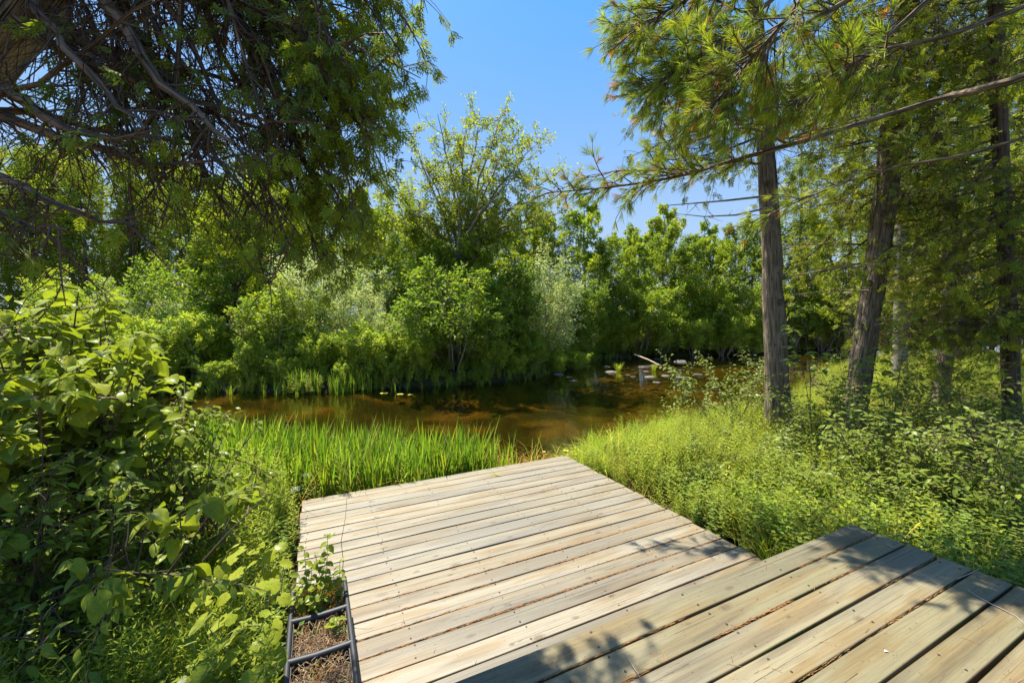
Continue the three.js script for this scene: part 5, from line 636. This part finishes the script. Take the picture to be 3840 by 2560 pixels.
// ---------------------------------------------------------------- small things on the planks
{
  const R = rng(910), W = (a, y, b) => deckPt(a, b, y);
  const stick = (name, label, pts, r) => { const g = new Geo(true); tube(g, pts, pts.map((_, i) => r * (1 - 0.5 * i / pts.length)), 6, ONE); tag(mesh(name, g.build(), MAT.greyTwig), label, 'stick', 'sticks lying on the platform'); };
  const py = (px, py_, y) => { const v = V3((px - 1920) / 1553, -(py_ - 1280) / 1553, -1).applyQuaternion(camera.quaternion); return V3(0, CAM_Y, 0).addScaledVector(v, (y - CAM_Y) / v.y); };
  const sy = STEP_Y + 0.005;
  stick('fallen_stick', 'thin bent twig lying across the right-end planks of the platform', [py(3632, 2212, sy), py(3665, 2236, sy + 0.003), py(3715, 2262, sy), py(3770, 2288, sy + 0.003), py(3815, 2312, sy), py(3850, 2345, sy)], 0.0036);
  stick('fallen_stick', 'short dark twig near the far corner of the platform', [py(3327, 2042, sy), py(3338, 2048, sy + 0.002), py(3350, 2055, sy)], 0.004);
  stick('fallen_stick', 'pale forked twig sticking out between two platform planks', [py(3590, 2172, sy - 0.01), py(3605, 2164, sy), py(3640, 2150, sy + 0.012), py(3672, 2132, sy + 0.02)], 0.003);
  stick('fallen_stick', 'straight pine twig lying on the platform near the bottom of the picture', [py(2345, 2452, sy), py(2375, 2500, sy + 0.002), py(2412, 2558, sy)], 0.0022);
  // fallen petal
  const pet = mesh('petal', ovalG[1], new THREE.MeshStandardMaterial({ color: lin(0.75, 0.75, 0.74), roughness: 0.6 })); pet.position.copy(py(3318, 2441, STEP_Y + 0.007)); pet.scale.set(0.026, 0.026, 0.030); pet.rotation.y = 0.3; tag(pet, 'single white petal lying on the greenish platform planks', 'petal');
  // grass sprig in the outer gap of the lower deck
  const sp = new Geo(); const c0 = py(1855, 1785, DECK_Y); for (let k = 0; k < 9; k++) { const a = R() * 6.28; blade(sp, V3(c0.x + R.g() * 0.015, DECK_Y - 0.03, c0.z + R.g() * 0.006), V3(Math.cos(a), 0, Math.sin(a)), R.r(0.07, 0.12), 0.006, R.r(0.5, 1.0), [0.15, 0.21, 0.02], R, 4); } tag(mesh('grass_sprig', sp.build(), grassMat), 'tiny grass sprig growing from a gap near the creek end of the deck', 'plant');
  // needle litter caught in the gaps
  const lit = new Geo(true); const needle = (a, b, y, w) => { const an = R.g() * w, L = R.r(0.02, 0.06), p = W(a, y, b), q = W(a + Math.cos(an) * L, y + R.r(-0.002, 0.004), b + Math.sin(an) * L); tube(lit, [p, V3().lerpVectors(p, q, 0.5).add(V3(0, 0.002, 0)), q], [0.0009, 0.0009, 0.0006], 3, jit(R, R() < 0.6 ? [0.42, 0.20, 0.06] : [0.30, 0.17, 0.08], 0.3)); };
  for (let k = 0; k < 1700; k++) { const i = R.pick([1, 2, 2, 2, 3, 4]), a = R.r(0.0, 3.3), d = smooth(0.45, 0.62, noise2(a * 2.2, i * 7, 4)); if (R() > d) continue; needle(a, 1.52 - 0.1497 * i + R.g() * 0.004, STEP_Y - 0.004 + R.r(-0.004, 0.006), 0.35); }
  for (let k = 0; k < 1500; k++) { const i = R.pick([13, 14, 15, 16, 17, 16]), a = R.r(0.15, 2.9), d = smooth(0.42, 0.6, noise2(a * 1.6, i * 3, 6)); if (R() > d) continue; needle(a, 4.54 - 0.1447 * i + R.g() * 0.004, DECK_Y - 0.003 + R.r(-0.004, 0.006), 0.4); }
  for (let k = 0; k < 150; k++) { const lower = R() < 0.5; needle(R.r(0.2, 2.9), lower ? R.r(1.7, 4.4) : R.r(0.1, 1.5), (lower ? DECK_Y : STEP_Y) + 0.003, 3); }
  tag(mesh('needle_litter', lit.build(), new THREE.MeshStandardMaterial({ vertexColors: true, roughness: 1 })), 'rust-brown pine needles caught in the gaps between planks', 'litter', null, 'stuff');
}
// ---------------------------------------------------------------- stones, log, lily pads in the creek
{
  const R = rng(920), tex = dataTex(256, 256, (i, j) => { const k = 0.7 + 0.5 * (fbm(i / 32, j / 32, 4, 6, 8, 8) - 0.5) + 0.25 * (noise2(i / 3, j / 3, 9) - 0.5); return [k, k * 0.98, k * 0.95]; });
  const mats = [[0.15, 0.13, 0.105], [0.08, 0.07, 0.056], [0.22, 0.195, 0.16]].map((c) => new THREE.MeshStandardMaterial({ color: lin(...c), map: tex, bumpMap: tex, bumpScale: 0.02, roughness: 0.85 }));
  const rock = (seed) => { const g = new THREE.IcosahedronGeometry(1, 4), p = g.attributes.position, v = V3(); for (let i = 0; i < p.count; i++) { v.fromBufferAttribute(p, i).normalize(); const n = 0.78 + 0.35 * fbm(v.x * 1.6 + seed, v.y * 1.6 + v.z * 1.3, 3, seed) + 0.12 * Math.abs(noise2(v.x * 3 + v.z * 2, v.y * 3 + seed, 7) - 0.5); p.setXYZ(i, v.x * n, v.y * n * 0.62, v.z * n); } g.computeVertexNormals(); return g; };
  const geos = [1, 2, 3, 4, 5].map(rock);
  const onWater = (px, py) => { const v = V3((px - 1920) / 1553, -(py - 1280) / 1553, -1).applyQuaternion(camera.quaternion); return V3(0, CAM_Y, 0).addScaledVector(v, -CAM_Y / v.y); };
  const list = [[2150, 1428, 36, 'pale rounded stone nearest the grassy point'], [2136, 1414, 30, 'flat stone touching the pale rounded one at the point'], [2202, 1436, 22, 'small dark stone awash right of the point'], [2093, 1404, 46, 'dark stone under the plants of the grassy point'], [2291, 1395, 50, 'big pale boulder with a tuft of grass beside it'], [2276, 1375, 30, 'grey stone behind the grass-tufted boulder'], [2408, 1376, 30, 'rounded stone at the far side of the riffle'], [2423, 1392, 26, 'low stone in the middle of the riffle'], [2552, 1387, 16, 'small stone at the right of the riffle'], [2497, 1409, 36, 'round stone right of the riffle middle'], [2558, 1414, 46, 'wide pale stone at the right of the riffle'], [2618, 1404, 38, 'flat stone farthest right in the riffle'], [2463, 1433, 36, 'nearest flat stone in the riffle'], [2437, 1413, 48, 'long low stone in the centre of the riffle'], [2374, 1413, 24, 'small pale stone left of the riffle centre'], [2356, 1406, 20, 'smallest stone beside the grass-tufted boulder'], [2552, 1356, 56, 'dark boulder against the far bank'], [2466, 1346, 32, 'stone at the foot of the far bank bushes'], [2512, 1381, 24, 'little stone before the dark far boulder'], [2690, 1451, 22, 'stone half hidden by the right bank bushes'], [3480, 1352, 44, 'pale stone in the distant water behind the trunks'], [3640, 1348, 50, 'grey stone in the distant water by the meadow'], [3560, 1362, 34, 'low stone between the distant pale stones']];
  for (const [px, py, w, label] of list) { const p = onWater(px, py), s = w / 1553 * -p.z * 0.42, m = mesh('creek_stone', geos[Math.floor(R() * 5)], mats[Math.floor(R() * 3)]); m.position.set(p.x, -0.02 * s, p.z); m.scale.set(s * 1.1, s * R.r(0.32, 0.5), s * R.r(0.7, 1.1)); m.rotation.y = R() * 6.28; tag(m, label, 'stone', 'stones in the creek riffle'); }
  // cobbles on the bed
  const cob = []; for (let k = 0; k < 2600; k++) { const f = R.r(6, 24), x = R.r(-9, 9), y = groundY(x, f); if (y > -0.05 || nearEdge(x) > f || farEdge(x) < f) continue; if (f < 14.5) continue; const s = R.r(0.03, 0.11); cob.push({ x, y: y + s * 0.1, z: -f, r: R() * 6, s: s * 0.8, w: s }); }
  const cm = new THREE.MeshStandardMaterial({ color: lin(0.075, 0.055, 0.022), map: tex, roughness: 0.9 }); scatter('bed_cobbles', geos[1], cm, cob, 'brown cobbles lying on the creek bed', 'cobbles');
  const g = new Geo(true), a = onWater(2380, 1352), b = onWater(2482, 1368); a.y = 0.34; b.y = -0.06; tube(g, [a, V3().lerpVectors(a, b, 0.5).add(V3(0, 0.03, 0)), b], [0.05, 0.045, 0.03], 7, ONE, 0.2); tag(mesh('fallen_log', g.build(), MAT.greyBark), 'grey fallen branch slanting into the water at the far bank', 'log');
  // dead branches among the far shrubs
  for (const [x0, y0, x1, y1, d, label] of [[780, 1180, 900, 1255, 14.8, 'bare grey snag in the shrubs on the left of the far bank'], [680, 1060, 790, 1130, 15.4, 'bleached dead branch deep in the far shade on the left'], [1900, 900, 1930, 1080, 17.6, 'bare grey pole stem right of the maple']]) { const s = new Geo(true), p = at(x0, y0, d), q = at(x1, y1, d - 0.3); q.y = Math.max(q.y, groundY(q.x, -q.z) + 0.05); tube(s, [p, V3().lerpVectors(p, q, 0.5).add(V3(0.05, 0.06, 0)), q], [0.012, 0.02, 0.03], 5, ONE); for (let k = 0; k < 6; k++) { const c = sample([p, q], R.r(0, 0.8)), e = c.clone().add(V3(R.r(-0.5, 0.3), R.r(0.1, 0.5), R.r(-0.2, 0.3))); tube(s, [c, e], [0.008, 0.003], 3, ONE); } tag(mesh('dead_branch', s.build(), MAT.greyBark), label, 'branch', 'dead branches across the creek'); }
  const padM = [leafMat([0.20, 0.24, 0.05], 0.25, 0.7, 0.25), leafMat([0.26, 0.26, 0.07], 0.25, 0.7, 0.25)], padG = new THREE.CircleGeometry(1, 18, 0.25, 5.8); padG.rotateX(-Math.PI / 2); padG.setAttribute('color', new THREE.BufferAttribute(new Float32Array(padG.attributes.position.count * 3).fill(1), 3));
  const pads = [[2122, 1690, 0.05, 'lily pad standing just off the deck corner'], [2148, 1694, 0.04, 'small lily pad right of the first one off the deck'], [2182, 1694, 0.075, 'largest lily pad near the deck corner'], [2203, 1688, 0.05, 'lily pad under the sedge by the deck corner'], [2040, 1694, 0.03, 'tiny lily pad in front of the deck'], [1500, 1478, 0.10, 'lily pad near the far bank'], [1440, 1474, 0.12, 'lily pad by the far reeds'], [1540, 1480, 0.09, 'lily pad right of the far reeds']];
  for (const [px, py, s, label] of pads) { const p = onWater(px, py), m = mesh('lily_pad', padG, padM[Math.floor(R() * 2)]); m.position.set(p.x, 0.007, p.z); m.scale.setScalar(s); m.rotation.y = R() * 6; tag(m, label, 'lily pad', 'lily pads on the creek'); }
  // tuft on the boulder
  const tg = new Geo(), bp = onWater(2320, 1392); for (let k = 0; k < 40; k++) { const an = R() * 6.28; blade(tg, V3(bp.x + R.g() * 0.12, -0.02, bp.z + R.g() * 0.08), V3(Math.cos(an), 0, Math.sin(an)), R.r(0.25, 0.5), 0.016, R.r(0.3, 0.9), [0.17, 0.23, 0.02], R, 4); } tag(mesh('grass_tuft', tg.build(), grassMat), 'grass tuft growing beside the pale boulder in the creek', 'grass');
  const tg2 = new Geo(), bq = onWater(2452, 1392); for (let k = 0; k < 26; k++) { const an = R() * 6.28; blade(tg2, V3(bq.x + R.g() * 0.10, -0.02, bq.z + R.g() * 0.06), V3(Math.cos(an), 0, Math.sin(an)), R.r(0.25, 0.45), 0.016, R.r(0.2, 0.7), [0.17, 0.23, 0.02], R, 4); } tag(mesh('grass_tuft', tg2.build(), grassMat), 'grass tuft in the middle of the riffle', 'grass');
}
// white umbels among the goldenrod
{
  const R = rng(930), white = new THREE.MeshStandardMaterial({ color: lin(0.55, 0.56, 0.44), roughness: 0.9, side: THREE.DoubleSide });
  for (const [px, py, d, label] of [[1145, 1798, 4.3, 'white umbel flower head at the far left corner of the deck'], [1100, 1850, 4.1, 'smaller white umbel just left of the deck corner'], [1060, 2330, 2.0, 'faded umbel close to the planter']].slice(0, 2)) { const o = thing('umbel_flower', label, 'flower', 'white umbel flowers'), c = at(px, py, d), w = new Geo(true), f = new Geo(), b = G3(c.x + 0.03, d); tube(w, [b, V3().lerpVectors(b, c, 0.6).add(V3(0.02, 0, 0)), c], [0.004, 0.003, 0.002], 4, [0.8, 1.3, 0.6]);
    for (let k = 0; k < 14; k++) { const a = k * 2.4, r = 0.055 * Math.sqrt((k + 0.5) / 14), e = c.clone().add(V3(Math.cos(a) * r, 0.05 - r * 0.2, Math.sin(a) * r)); tube(w, [c, e], [0.001, 0.0008], 3, [0.8, 1.3, 0.6]); for (let m = 0; m < 12; m++) leaf(f, e.clone().add(randDir(R).multiplyScalar(0.011)), randDir(R), V3(0, 1, 0), 0.008, 0.007, ONE); }
    mesh('stalk', w.build(), MAT.greyTwig, o); const h = mesh('flower_head', f.build(), white, o); h.userData.kind = 'stuff'; }
}
renderer.render(scene, camera);
